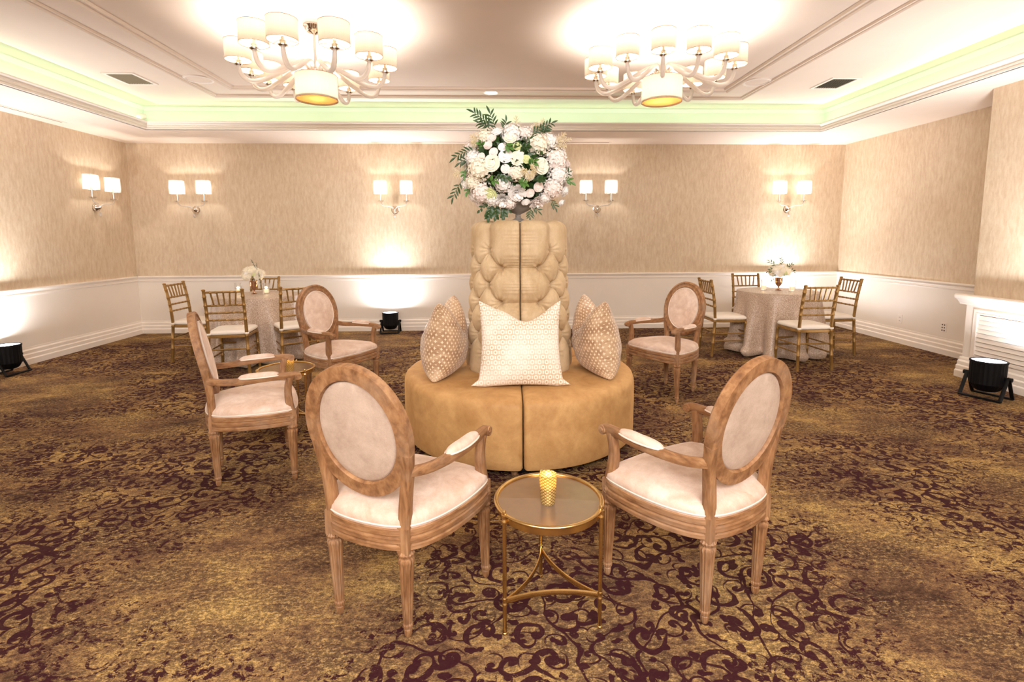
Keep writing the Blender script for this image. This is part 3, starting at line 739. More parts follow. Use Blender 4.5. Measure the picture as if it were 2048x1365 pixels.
# ------------------------------------------------------------------ gold chiavari chairs
def bamboo(p0, p1, r, rings, seg=10, mid=None):
    p0, p1 = Vector(p0), Vector(p1); pts = []; rad = []
    L = [0] + [x for k in rings for x in (k-.016, k-.006, k+.006, k+.016)] + [1]
    for q in sorted(set(L)):
        if not 0 <= q <= 1: continue
        p = p0.lerp(p1, q)
        if mid: p = p0*(1-q)**2 + Vector(mid)*2*q*(1-q) + p1*q*q
        pts.append(p); rad.append(r*1.22 if any(abs(q-k) < .007 for k in rings) else r)
    return M().tube(pts, rad, seg)
def make_chiavari(label, pose):
    t = thing('banquet_chair', label, 'chair', (pose[0], pose[1], 0), pose[2])
    for sx in (-1, 1):
        b = bamboo((.192*sx, -.215, 0), (.178*sx, -.185, .455), .0165, (.36, .62, .93)); b.merge(bamboo((.178*sx, -.185, .45), (.178*sx, -.250, .905), .0165, (.32, .49, .66, .86), mid=(.178*sx, -.195, .68)))
        b.merge(M().lathe([(.0165, 0), (.0195, .004), (.0195, .012), (.010, .018), (0, .019)], 12, (.178*sx, -.250, .902), cap=False))
        b.build('back_post', CHIAV, t, 40)
        M().tube([(.179*sx+.021*math.cos(a), -.186+.021*math.sin(a), .452) for a in [2*PI*k/14 for k in range(14)]], [(.004, .010)]*14, 6, True).build('tie_band', CUSH, t, 60)
        bamboo((.187*sx, .195, 0), (.180*sx, .182, .425), .0155, (.36, .62, .93)).build('leg', CHIAV, t, 40)
        for z in (.19, .275):
            bamboo((.186*sx, -.195, z), (.184*sx, .188, z), .0078, (.2, .4, .6, .8), 8).build('stretcher', CHIAV, t, 40)
    for z in (.215, .29):
        bamboo((-.184, .188, z), (.184, .188, z), .0078, (.2, .4, .6, .8), 8).build('stretcher', CHIAV, t, 40)
    bamboo((-.183, -.197, .29), (.183, -.197, .29), .0078, (.2, .4, .6, .8), 8).build('stretcher', CHIAV, t, 40)
    for z, y in ((.888, -.246), (.750, -.219), (.672, -.207), (.596, -.198)):
        bamboo((-.176, y, z), (.176, y, z), .0110 if z > .8 else .0098, (.15, .3, .5, .7, .85), 8).build('back_rail', CHIAV, t, 40)
    for k in range(5):
        x = -.118+.059*k; bamboo((x*.84, -.219, .750), (x, -.246, .888), .0082, (.3, .7), 8).build('spindle', CHIAV, t, 40)
    o = spline([(0, .205, 0), (.15, .200, 0), (.198, .16, 0), (.196, 0, 0), (.185, -.16, 0), (.15, -.195, 0), (0, -.198, 0), (-.15, -.195, 0), (-.185, -.16, 0), (-.196, 0, 0), (-.198, .16, 0), (-.15, .200, 0)], 4, True); n = len(o)
    def loft(lv, cap0=True):
        m = M()
        for s, z in lv: m.v += [(p.x*s, p.y*s, z) for p in o]
        m.f = [(i*n+k, i*n+(k+1) % n, (i+1)*n+(k+1) % n, (i+1)*n+k) for i in range(len(lv)-1) for k in range(n)] + [tuple(range((len(lv)-1)*n, len(lv)*n)), tuple(reversed(range(n)))]
        return m
    loft([(.95, .408), (1.0, .412), (1.0, .432), (.97, .438)]).build('seat_frame', CHIAV, t, 40)
    loft([(.93, .438), (.99, .446), (1.01, .458), (.99, .472), (.93, .482), (.75, .489), (.4, .492), (.1, .493)]).build('seat_cushion', CUSH, t, 60)
    return t
cc = make_chiavari('gold banquet chair with white cushion, back to the camera at the right table', (3.385, 5.385, .05))
LABS = [('gold banquet chair on the left side of the right table, beside an oval-back armchair', (2.805, 6.06, -PI/2)),
        ('gold banquet chair on the far side of the right table, against the back wall', (3.46, 6.63, PI)),
        ('gold banquet chair on the right side of the right table, nearest the right wall', (4.10, 6.035, PI/2)),
        ('gold banquet chair on the left side of the left table, nearest the left wall', (-3.51, 6.12, -PI/2)),
        ('gold banquet chair with white cushion, back to the camera at the left table', (-2.766, 5.447, .18)),
        ('gold banquet chair at the left table half hidden behind the oval-back armchair', (-2.22, 5.72, .565)),
        ('gold banquet chair on the far side of the left table, behind the flowers', (-3.05, 6.67, PI))]
for i, (lab, p) in enumerate(LABS):
    dup(cc, lab, (p[0], p[1], 0), p[2])

# ------------------------------------------------------------------ cloth-covered round tables
SEQ = mat_sequin()
def cloth(seed):
    r = random.Random(seed); nth, nz = 168, 30; m = M(); R, H = .455, .762
    nf = 11; ph = r.uniform(0, 6); am = [r.uniform(.6, 1.3) for _ in range(nf+1)]; sk = [r.uniform(-.35, .35) for _ in range(nf+1)]
    rings = [(0.0, 0), (.25, 0), (.38, 0), (.43, 0)]
    m.v.append((0, 0, H))
    prof = [('top', .2), ('top', .35), ('top', .43), ('top', .449)] + [('s', k/nz) for k in range(nz+1)]
    for kind, q in prof:
        for k in range(nth):
            th = 2*PI*k/nth
            if kind == 'top': m.v.append((q*math.cos(th), q*math.sin(th), H-(.001 if q > .44 else 0))); continue
            f = nf*(th+ph + .05*q*math.sin(3*th))/(2*PI); i = int(f) % nf; fr_ = f-math.floor(f)
            a = am[i]*(1-fr_)+am[(i+1) % nf]*fr_
            c = math.cos(2*PI*f + sk[i]*q*1.5); c = (abs(c)**.8)*(1 if c > 0 else -1)
            rr = R + .004 + .066*q + a*(.018+.072*q**.9)*q**.5*c*min(1, q*6)
            z = H - .004 - q*(H-.018)
            if q > .86:                       # the hem breaks and pools on the carpet
                w = (q-.86)/.14; rr += .030*math.sin(w*PI)*(1+.5*math.sin(5*th+ph)) - .012*w + .008*math.sin(23*th+ph)*w; z += .016*w*(1+math.sin(17*th+ph*2))*.5
            m.v.append((rr*math.cos(th), rr*math.sin(th), max(z, .010)))
    for k in range(nth): m.f.append((0, 1+k, 1+(k+1) % nth))
    for i in range(len(prof)-1):
        for k in range(nth):
            a, b = 1+i*nth+k, 1+i*nth+(k+1) % nth; m.f.append((a, a+nth, b+nth, b))
    return m
VASEP = [(0, 0), (.034, 0), (.036, .004), (.030, .008), (.012, .016), (.009, .028), (.010, .034), (.008, .040), (.014, .050), (.030, .066), (.040, .090), (.0435, .120), (.043, .150), (.045, .154), (.042, .154), (.040, .120), (.035, .090), (.02, .07), (0, .06)]
TABLES = ((3.47, 6.08, 'right', (3.50, 6.12), ((3.345, 6.17), (3.60, 6.00)), 11), (-2.81, 6.12, 'left', (-2.87, 6.19), ((-3.07, 6.22), (-2.74, 6.22)), 4))
for (x, y, side, vp, cps, sd) in TABLES:
    tb = thing('round_table', 'round cafe table covered by the champagne cloth in the far %s corner' % side, 'table', (x, y, 0))
    M().lathe([(0, .735), (.45, .735), (.45, .757), (0, .757)], 40, cap=False).build('tabletop', WOOD, tb)
    M().lathe([(.22, .003), (.22, .02), (.04, .04), (.035, .70), (.12, .735)], 24).build('pedestal', BLACK, tb)
    tag(cloth(sd).build('tablecloth', SEQ, None, 70, loc=(x, y, 0)), 'champagne shimmering cloth draped to the floor over the %s round table' % side, 'tablecloth')
    tag(M().lathe(VASEP, 28, cap=False).build('goblet_vase', BRONZE, None, 50, loc=(vp[0], vp[1], .7635)), 'bronze goblet vase of white flowers on the %s round table' % side, 'vase')
    for i, (cx_, cy_) in enumerate(cps):
        w = ('left', 'right')[i]
        g2 = M().lathe([(0, .001), (.036, .001), (.037, .004), (.039, .128), (.0375, .128), (.0345, .010), (0, .010)], 28, cap=False)
        tag(g2.build('glass_cylinder', CLEARG, None, 50, loc=(cx_, cy_, .7635)), 'clear glass candle cylinder %s of the vase on the %s round table' % (w, side), 'candle holder')
        candle((cx_, cy_, .7745), 'small lit white candle in the glass %s of the vase on the %s round table' % (w, side), .026, .042, None, .12)

# ------------------------------------------------------------------ flowers
PETW = mat_petal('white_petals', (255, 253, 250), (248, 243, 238)); PETC = mat_petal('cream_petals', (254, 248, 232), (246, 236, 214))
PETB = mat_petal('blush_petals', (253, 245, 240), (246, 232, 224)); PETG = mat_petal('pale_green_petals', (228, 232, 180), (206, 214, 150))
LEAFD = mat_leaf('dark_leaf', (34, 62, 24), (58, 92, 38)); LEAFM = mat_leaf('mid_leaf', (70, 112, 44), (98, 140, 66)); STEM = plain('green_stem', (72, 92, 44), .6)
ASTI = plain('cream_astilbe', (236, 222, 186), .8)
def petal(m, phi, r0, r1, z0, z1, wid, curl, n=4):
    """one cupped petal: from (r0,z0) at the base to (r1,z1) at the lip, curling outward"""
    def f(i, j):
        s = 2*i-1; t = j
        wd = wid*(math.sin(PI*(.18+.70*t))**.8)
        r = r0 + (r1-r0)*t**.8 + curl*max(0, t-.65)/.35 - .10*r1*(s*s)*(1-t)
        z = z0 + (z1-z0)*t - .12*(z1-z0)*s*s*t - abs(curl)*.8*max(0, t-.75)/.25
        a = phi + s*wd/max(r1, .25*wid+1e-4)
        return (r*math.cos(a), r*math.sin(a), z)
    m.grid(f, n, n)
def rose_mesh(name, mat, seed, open_=1.0):
    r = random.Random(seed); m = M()
    for n, rb, rt_, zt, wd, cu in ((2, .03, .08, .66, .20, 0), (3, .05, .18, .72, .34, .0), (4, .08, .34, .73, .48, .04), (5, .12, .54, .68, .66, .09), (6, .16, .74, .55, .80, .13), (6, .2, .94*open_, .36, .98, .14)):
        o = r.uniform(0, 6)
        for k in range(n): petal(m, o+2*PI*k/n+r.uniform(-.12, .12), rb, rt_, -.12, zt*r.uniform(.92, 1.06), wd, cu)
    m.lathe([(.55, -.25), (.80, -.05), (.84, .14), (.72, .32), (.50, .47), (.28, .58), (.10, .66), (0, .68)], 14, cap=False)
    return m.mesh(name, mat, 70)
def peony_mesh(name, mat, seed):
    r = random.Random(seed); m = M()
    for L, n in enumerate((4, 6, 8, 10, 11)):
        for k in range(n):
            a = 2*PI*k/n + r.uniform(-.2, .2) + L; q = (L+.6)/5
            petal(m, a, .06+.05*L, min(1, .16+.88*q**.9)*r.uniform(.9, 1.08), -.1, (.88-.62*q*q)*r.uniform(.9, 1.1), .22+.14*q, .05*r.uniform(-.5, 1.2), 3)
    return m.mesh(name, mat, 70)
def hydrangea_mesh(name, mat, seed, n=62):
    r = random.Random(seed); m = M()
    for k in range(n):
        z = 1-1.55*(k+.5)/n; a = k*2.39996; q = math.sqrt(max(0, 1-z*z)); d = Vector((q*math.cos(a), q*math.sin(a), z))
        u = d.orthogonal().normalized(); v = d.cross(u); sp = r.uniform(0, 1.6); R = r.uniform(.90, 1.06); s = r.uniform(.17, .24)
        for p in range(4):
            b = sp+p*PI/2; e = u*math.cos(b)+v*math.sin(b); h = u*math.cos(b+PI/2)+v*math.sin(b+PI/2)
            c = d*R; pts = [c, c+e*s*.5+h*s*.42+d*.03, c+e*s*1.0+d*r.uniform(-.02, .07), c+e*s*.5-h*s*.42+d*.03]
            m.add(pts, [(0, 1, 2), (0, 2, 3)])
    m.lathe([(0, -.5), (.5, -.45), (.80, 0), (.6, .6), (.0, .86)], 10, cap=False)
    return m.mesh(name, mat, 0)
def leaf_mesh(name, L, w, mat, fold=.25):
    m = M()
    def f(i, j):
        s = 2*i-1; wd = w*math.sin(PI*min(1, .04+.96*j))**.8*(1-.25*j)
        return (s*wd/2, L*j, abs(s)*wd*fold - .22*L*j*j)
    m.grid(f, 2, 6); return m.mesh(name, mat, 60)
ROSE = [rose_mesh('rose_a', PETC, 1), rose_mesh('rose_b', PETW, 2), rose_mesh('rose_c', PETB, 3, .85), rose_mesh('rose_d', PETG, 4, .9)]
PEON = [peony_mesh('peony_a', PETW, 5), peony_mesh('peony_b', PETB, 6)]
HYD = [hydrangea_mesh('hydrangea_a', PETW, 7), hydrangea_mesh('hydrangea_b', PETC, 8), hydrangea_mesh('hydrangea_c', PETB, 9)]
LEAVES = [leaf_mesh('ruscus_leaf', .055, .017, LEAFD), leaf_mesh('broad_leaf', .055, .032, LEAFM, .18), leaf_mesh('ivy_leaf', .042, .03, LEAFD, .2)]
def aim(o, d):                                # local +z along d
    o.rotation_mode = 'QUATERNION'; o.rotation_quaternion = Vector(d).to_track_quat('Z', 'Y')
def sprig(par, base, tip, sag, n, kind=0, size=1.0, seed=0):
    r = random.Random(seed); B, T = Vector(base), Vector(tip); mid = (B+T)/2 + Vector(sag)
    P = lambda q: B*(1-q)**2 + mid*2*q*(1-q) + T*q*q
    st = M().tube([P(k/8) for k in range(9)], [.0022-.0012*k/8 for k in range(9)], 5).build('sprig', STEM, par, 60)
    for k in range(n):
        q = .28+.72*(k+.5)/n; p = P(q); tn = (P(min(1, q+.05))-P(q-.05)).normalized()
        side = Vector((tn.y, -tn.x, .15*r.uniform(-1, 1))); side = side.normalized() if side.length > .05 else Vector((1, 0, 0))
        # spread the leaves mostly across the view of the stem plane
        alt = (1 if k % 2 else -1); ax = (tn.cross(Vector((r.uniform(-.3, .3), -1, r.uniform(-.2, .2))))).normalized()
        y = (tn*.75 + ax*alt*.8).normalized() if k < n-1 else tn
        zz = Vector((r.uniform(-.3, .3), -1, r.uniform(0, .6))); x = y.cross(zz).normalized(); z = x.cross(y)
        o = link('leaf', LEAVES[kind], st, p); o.rotation_mode = 'QUATERNION'; o.rotation_quaternion = Matrix((x, y, z)).transposed().to_quaternion()
        s = size*r.uniform(.75, 1.1); o.scale = (s, s, s)
def astilbe(par, base, tip, seed):
    r = random.Random(seed); B, T = Vector(base), Vector(tip); d = T-B; m = M(); m.tube([B, B+d*.5, T], [.002, .0015, .0008], 5)
    u = d.normalized().orthogonal().normalized(); v = d.normalized().cross(u)
    for k in range(26):
        q = .25+.72*k/26; a = k*2.4; L = (.055*(1-q)+.012)*r.uniform(.8, 1.2); e = (u*math.cos(a)+v*math.sin(a)+d.normalized()*.7).normalized()
        p = B+d*q; m.tube([p, p+e*L*.5, p+e*L+Vector((0, 0, -.1*L))], [.0016, .0020, .0006], 5)
    m.build('astilbe_plume', ASTI, par, 60)
UZ = 1.530
URN = [(0, 0), (.058, 0), (.060, .006), (.044, .013), (.026, .022), (.018, .034), (.022, .042), (.016, .046), (.020, .052), (.045, .064), (.085, .084), (.108, .110), (.116, .150), (.112, .150), (.10, .122), (.07, .102), (0, .09)]
tag(M().lathe(URN, 40, cap=False).build('pedestal_urn', URNG, None, 50, loc=(.175, 3.60, UZ)), 'smoky glass pedestal urn on top of the tufted column', 'urn')
bq = thing('flower_arrangement', 'large white rose, peony and hydrangea bouquet with greenery above the tufted column', 'flowers', (.175, 3.60, UZ))
BC = Vector((-.012, 0, .368)); RX, RZ = .335, .255
def fol(par, c, rx, rz, n, seed):
    r = random.Random(seed); m = M()
    for k in range(n):
        z = 1-2*(k+.5)/n; a = k*2.39996; q = math.sqrt(1-z*z); d = Vector((q*math.cos(a), q*math.sin(a), z))
        p = Vector(c)+Vector((d.x*rx, d.y*rx, d.z*rz))*r.uniform(.70, .92); L = r.uniform(.05, .09)*rx/.33
        y = (d+Vector((r.uniform(-1, 1), r.uniform(-1, 1), r.uniform(-1, 1)))).normalized(); x = y.cross(d+Vector((.01, .02, 0))).normalized()*L*.28
        m.add([p-y*L*.4, p+x, p+y*L*.6, p-x], [(0, 1, 2), (0, 2, 3)])
    o = m.build('foliage', LEAFD, par, 0); o['kind'] = 'stuff'; return o
fol(bq, BC, .33, .265, 1000, 3)
K = 1/1780.0
FRONT = [('h', 800, 300, 118), ('h', 1120, 430, 128), ('h', 1340, 610, 135), ('h', 1360, 790, 110), ('h', 400, 720, 130), ('h', 430, 1010, 125), ('h', 690, 900, 98), ('h', 860, 770, 92), ('h', 1290, 950, 125), ('h', 330, 590, 85), ('h', 470, 340, 90), ('h', 960, 300, 80), ('h', 1250, 390, 90), ('h', 330, 880, 90),
 ('p', 860, 1000, 100), ('p', 1095, 1115, 95), ('p', 690, 1090, 100), ('r', 560, 655, 88), ('r', 1150, 690, 84), ('r', 862, 600, 74), ('r', 780, 370, 66), ('w', 725, 575, 72), ('b', 565, 370, 56), ('b', 520, 452, 54), ('b', 585, 530, 54), ('b', 722, 722, 54), ('b', 795, 752, 48),
 ('g', 862, 465, 50), ('b', 1112, 932, 62), ('b', 1010, 1005, 56), ('g', 540, 1020, 80), ('w', 250, 905, 72), ('w', 1430, 985, 66), ('g', 970, 610, 50), ('w', 1385, 1120, 46), ('b', 218, 810, 44), ('b', 440, 585, 50), ('g', 1040, 650, 44), ('w', 330, 1060, 60), ('w', 620, 300, 60), ('b', 900, 540, 40), ('w', 1010, 800, 50), ('h', 560, 1080, 85), ('w', 690, 470, 46), ('h', 770, 1130, 75), ('h', 1200, 1060, 70), ('w', 960, 1110, 44), ('h', 420, 1130, 60)]
def flower(par, kind, pos, d, R, i):
    me = {'h': HYD[i % 3], 'p': PEON[i % 2], 'r': ROSE[0], 'w': ROSE[1], 'b': ROSE[2], 'g': ROSE[3]}[kind]
    nm = {'h': 'hydrangea', 'p': 'peony'}.get(kind, 'rose')
    o = link(nm, me, par, pos, sc=R); aim(o, d); return o
pts_used = []
def at_depth(cx_, cy_, Y):                    # a point of the bouquet at distance Y, from where it is seen
    return Vector(((890+cx_/5.933-987)/1020*Y - .175, Y-3.60, 1.42+(476-220-cy_/5.933)/1020*Y - UZ))
for i, (kd, cx_, cy_, r_) in enumerate(FRONT):
    ex, ez = (cx_-840)/690.0, (700-cy_)/520.0
    dy = -math.sqrt(max(.04, 1-ex*ex-ez*ez))*.30
    p = at_depth(cx_, cy_, 3.60+dy); R = r_*1.652e-4*(3.6+dy)*1.10; d = Vector((ex, dy/.30-.15, ez)).normalized()
    flower(bq, kd, p - d*R*.35, d, R, i); pts_used.append(p)
for k in range(70):                            # the rest of the ball, all the way round
    z = .92-1.7*(k+.5)/70; a = k*2.39996; q = math.sqrt(1-z*z); d = Vector((q*math.cos(a), q*math.sin(a), z)); p = BC+Vector((d.x*.37, d.y*.30, d.z*.285))
    if d.y < -.25 or (d.y < .25 and min((p-u).length for u in pts_used) < .055): continue
    flower(bq, 'hprwbh'[k % 6], p*1.0 - d*.02, d, (.066, .055, .046, .042, .034, .06)[k % 6], k)
def bp(cx_, cy_, dy=-.12): return at_depth(cx_, cy_, 3.60+dy)
for i, (b, t_, sag, n, kd, sz) in enumerate([((640, 320), (360, 90), (0, 0, .02), 13, 0, 1.0), ((640, 330), (545, 90), (0, 0, 0), 9, 0, 1.0), ((700, 330), (735, 180), (.01, 0, 0), 6, 0, 1.0), ((620, 320), (420, 200), (0, 0, .01), 8, 0, .9),
        ((470, 530), (140, 600), (0, 0, .05), 13, 0, .95), ((330, 640), (190, 660), (0, 0, .03), 6, 0, .9), ((300, 700), (240, 820), (-.03, 0, 0), 6, 1, .55), ((260, 820), (110, 1060), (-.02, 0, .01), 9, 0, .9), ((320, 900), (270, 1000), (-.01, 0, 0), 4, 1, .6),
        ((960, 380), (1270, 200), (0, 0, .015), 13, 0, .95), ((1150, 330), (1190, 270), (0, 0, 0), 5, 0, .9), ((1380, 860), (1500, 880), (0, 0, .02), 5, 1, .7), ((1400, 800), (1470, 760), (0, 0, 0), 4, 0, .7), ((1230, 1050), (1310, 1170), (.01, 0, 0), 7, 0, .7), ((1020, 1150), (1010, 1285), (0, 0, 0), 7, 0, .75), ((1000, 1180), (1110, 1215), (0, 0, .02), 6, 0, .7),
        ((600, 1080), (520, 1290), (-.02, 0, 0), 9, 2, .95), ((620, 1090), (600, 1285), (0, 0, 0), 8, 2, .9), ((640, 1100), (700, 1270), (.03, 0, 0), 9, 2, .9), ((560, 1100), (410, 1210), (0, 0, .03), 6, 2, .7), ((640, 1130), (760, 1200), (0, 0, .02), 6, 2, .8),
        ((850, 900), (960, 900), (0, 0, .02), 7, 1, .8), ((980, 690), (1060, 640), (0, 0, 0), 5, 1, .9), ((700, 430), (780, 480), (0, 0, 0), 5, 1, .8), ((900, 480), (1000, 470), (0, 0, 0), 6, 2, .8), ((560, 800), (760, 840), (0, 0, 0), 8, 2, .8), ((520, 880), (610, 870), (0, 0, .02), 4, 1, .7), ((1050, 860), (1170, 830), (0, 0, 0), 7, 2, .8), ((480, 490), (440, 420), (0, 0, 0), 4, 1, .7)]):
    inside = i >= 21
    sprig(bq, bp(*b, dy=-.27 if inside else -.12), bp(*t_, dy=-.33 if inside else -.14), sag, n, kd, sz, i)
for i, (b, t_, dy) in enumerate([((850, 330), (850, 120), -.08), ((1040, 320), (1090, 200), -.1), ((1080, 330), (1170, 150), -.1), ((1230, 440), (1500, 380), -.12), ((1260, 440), (1430, 320), -.12), ((1250, 460), (1440, 470), -.13), ((430, 400), (320, 350), -.12), ((430, 420), (330, 430), -.12), ((240, 760), (120, 800), -.1), ((980, 760), (1010, 830), -.33), ((1000, 740), (1060, 780), -.33), ((970, 720), (950, 760), -.33), ((1000, 730), (1050, 700), -.33)]):
    astilbe(bq, bp(*b, dy=dy), bp(*t_, dy=dy-.02), i)
# small bouquets in the two goblet vases
def small_bouquet(label, loc, rz):
    b = thing('small_bouquet', label, 'flowers', loc, rz, 'bouquets on the round tables')
    C0 = Vector((0, 0, .085)); fol(b, C0, .10, .07, 160, 5)
    for k in range(30):
        z = .95-1.35*(k+.5)/30; a = k*2.39996; q = math.sqrt(1-z*z); d = Vector((q*math.cos(a), q*math.sin(a), z)); p = C0+Vector((d.x*.115, d.y*.105, d.z*.085))
        flower(b, 'hrwhrg'[k % 6], p-d*.012, d, (.046, .036, .032, .044, .034, .026)[k % 6], k+1)
    for i, (x, y, z) in enumerate(((-.15, -.03, .22), (.02, 0, .25), (.13, -.04, .17), (-.17, -.05, .09), (.17, -.03, .08), (.13, -.05, .0), (-.12, -.06, -.01))):
        sprig(b, C0+Vector((x*.3, -.04, .04)), (x, y, z), (0, 0, .02), 6, 0, .8, i+40)
    return b
sb = small_bouquet('small cream bouquet in the bronze vase on the right round table', (3.50, 6.12, .905), 0)
dup(sb, 'small cream bouquet in the bronze vase on the left round table', (-2.87, 6.19, .905), 2.1, 'bouquets on the round tables')

# ------------------------------------------------------------------ chandeliers
BULB = mat_emit('lit_bulb', (255, 240, 215), 10.0)
DIFF = mat_shade('amber_diffuser', (255, 216, 158), .7, .0, .60)
def chandelier(label, cx_, cy_, ph):
    t = thing('chandelier', label, 'chandelier', (cx_, cy_, CEIL), 0, 'twelve-shade glass chandeliers')
    z0 = -CEIL
    cp = M().lathe([(.085, 0), (.085, -.012), (.078, -.018), (.072, -.034), (.050, -.056), (.024, -.064), (.016, -.072), (0, -.072)], 40, cap=False, flute=1, amp=.06)
    cp.build('canopy', CHROME, t, 40)
    M().lathe([(.011, -.35), (.011, -.07)], 16).build('rod', GLASSC, t)
    M().lathe([(.0, -.40), (.05, -.395), (.062, -.375), (.062, -.345), (.045, -.335), (.014, -.33), (0, -.33)], 24, cap=False).build('hub', CHROME, t, 40)
    dr_ = M(); dr_.grid(lambda i, j: (.166*math.cos(2*PI*i), .166*math.sin(2*PI*i), -.59+.195*j), 64, 3, True)
    d = dr_.build('drum_shade', SHADE, t, 60)
    for z in (-.590, -.395): M().tube([(.166*math.cos(2*PI*k/64), .166*math.sin(2*PI*k/64), z) for k in range(64)], .0022, 6, True).build('shade_ring', BRONZE, d, 60)
    M().lathe([(0, -.578), (.163, -.578), (.163, -.574), (0, -.574)], 48, cap=False).build('diffuser', DIFF, d)
    light('drum_bulb', 'POINT', (cx_, cy_, CEIL-.49), P_DRUM, WARM, shadow_soft_size=.05)
    prof = spline([(.045, -.36), (.052, -.345), (.085, -.318), (.14, -.330), (.24, -.385), (.34, -.445), (.43, -.492), (.50, -.495), (.542, -.455), (.556, -.405), (.56, -.385)].__class__([(a, 0, b) for a, b in [(.045, -.375), (.055, -.335), (.095, -.312), (.15, -.330), (.24, -.385), (.34, -.445), (.43, -.488), (.495, -.490), (.540, -.455), (.556, -.405), (.56, -.385)]]), 3)
    arm_me = M().tube(prof, [.013+.005*math.sin(PI*min(1, i/len(prof))) for i in range(len(prof))], 10, upv=(0, 1, 0)).mesh('arm', GLASSC, 70)
    sock = M().lathe([(0, -.388), (.018, -.386), (.030, -.378), (.031, -.372), (.017, -.366), (.017, -.352), (.020, -.350), (.020, -.345), (.010, -.340), (.010, -.315), (0, -.314)], 18, cap=False).mesh('socket', CHROME, 40)
    shm = M(); shm.grid(lambda i, j: (.095*math.cos(2*PI*i), .095*math.sin(2*PI*i), -.345+.145*j), 40, 2, True); shade = shm.mesh('shade', SHADE, 60)
    ringm = []
    for z in (-.345, -.200):
        q_ = M().tube([(.095*math.cos(2*PI*k/40), .095*math.sin(2*PI*k/40), z) for k in range(40)], .0018, 6, True)
        if z < -.3:
            for k in range(3): q_.tube([(.095*math.cos(2*PI*k/3), .095*math.sin(2*PI*k/3), -.345), (.012*math.cos(2*PI*k/3), .012*math.sin(2*PI*k/3), -.332)], .0014, 5)
        ringm.append(q_.mesh('shade_ring', BRONZE, 60))
    bulb = M().lathe([(0, -.314), (.008, -.312), (.012, -.296), (.014, -.284), (.009, -.262), (0, -.250)], 12, cap=False).mesh('bulb', BULB, 60)
    for deg, rr in ph:
        a = math.radians(deg); c, s = rr*math.cos(a), rr*math.sin(a); q = rr/.56
        arm = link('arm', arm_me, t, (0, 0, 0), (0, 0, a), (q, q, 1))
        link('socket', sock, arm, (.56, 0, 0)); link('shade', shade, arm, (.56, 0, 0)); link('shade_ring', ringm[0], arm, (.56, 0, 0)); link('shade_ring', ringm[1], arm, (.56, 0, 0)); link('bulb', bulb, arm, (.56, 0, 0))
        light('chandelier_bulb', 'POINT', (cx_+c, cy_+s, CEIL-.232), P_BULB, WARM, shadow_soft_size=.014)
    return t
chandelier('blown glass chandelier with drum shade, hanging left of the tufted column', *CHAND[0])
chandelier('blown glass chandelier with drum shade, hanging right of the tufted column', *CHAND[1])

# ------------------------------------------------------------------ wall sconces
def sconce(label, loc, rz):
    t = thing('wall_sconce', label, 'wall lamp', loc, rz, 'twin-shade wall sconces')
    M().lathe([(0, -.075), (.012, -.074), (.020, -.066), (.030, -.050), (.046, -.034), (.052, -.016), (.052, -.004), (.060, -.003), (.060, 0)], 28, (0, 0, 0), axis='y').build('wall_plate', CHROME, t, 40)
    M().lathe([(0, -.115), (.010, -.112), (.016, -.098), (.014, -.084), (.006, -.076), (.012, -.068), (.006, -.055), (0, -.05)], 14, (0, -.06, 0), cap=False).build('finial', GLASSC, t, 60)
    R_ = Matrix.Rotation(rz, 4, 'Z')
    for s in (-1, 1):
        ar = M().tube(spline([(.012*s, -.05, .015), (.05*s, -.075, .045), (.10*s, -.10, .052), (.155*s, -.112, .060), (.185*s, -.115, .085), (.19*s, -.115, .115)], 4), .0075, 10).build('arm', GLASSC, t, 60)
        M().lathe([(0, .110), (.020, .112), (.044, .124), (.046, .129), (.020, .126), (.010, .130), (.010, .135), (0, .135)], 20, (.19*s, -.115, 0), cap=False).build('bobeche', CLEARG, ar, 50)
        M().lathe([(.010, .13), (.010, .255)], 12, (.19*s, -.115, 0)).build('candle_tube', CHROME, ar, 50)
        sh = M(); w, d = .0875, .048
        for (x0, y0, x1, y1) in ((-w, -d, w, -d), (w, -d, w, d), (w, d, -w, d), (-w, d, -w, -d)):
            sh.add([(.19*s+x0, -.115+y0, .228), (.19*s+x1, -.115+y1, .228), (.19*s+x1*.95, -.115+y1*.95, .418), (.19*s+x0*.95, -.115+y0*.95, .418)], [(0, 1, 2, 3)])
        sh.build('shade', SHADEI, ar, 0)
        M().lathe([(0, .255), (.009, .258), (.013, .275), (.008, .300), (0, .312)], 12, (.19*s, -.115, 0), cap=False).build('bulb', BULB, ar, 60)
        p = Vector(loc)+R_ @ Vector((.19*s, -.115, .335))
        light('sconce_bulb', 'POINT', p, P_SCONCE, (1, .93, .88), shadow_soft_size=.012)
for lab, loc, rz in (('twin-shade glass sconce on the left wall near the corner', (XL, 7.17, 1.845), PI/2),
        ('twin-shade glass sconce at the left end of the back wall', (-4.42, YB, 1.85), 0),
        ('twin-shade glass sconce on the back wall above the small black uplight', (-1.475, YB, 1.845), 0),
        ('twin-shade glass sconce on the back wall just right of the tall bouquet', (1.59, YB, 1.85), 0),
        ('twin-shade glass sconce at the right end of the back wall', (4.56, YB, 1.84), 0)):
    sconce(lab, loc, rz)

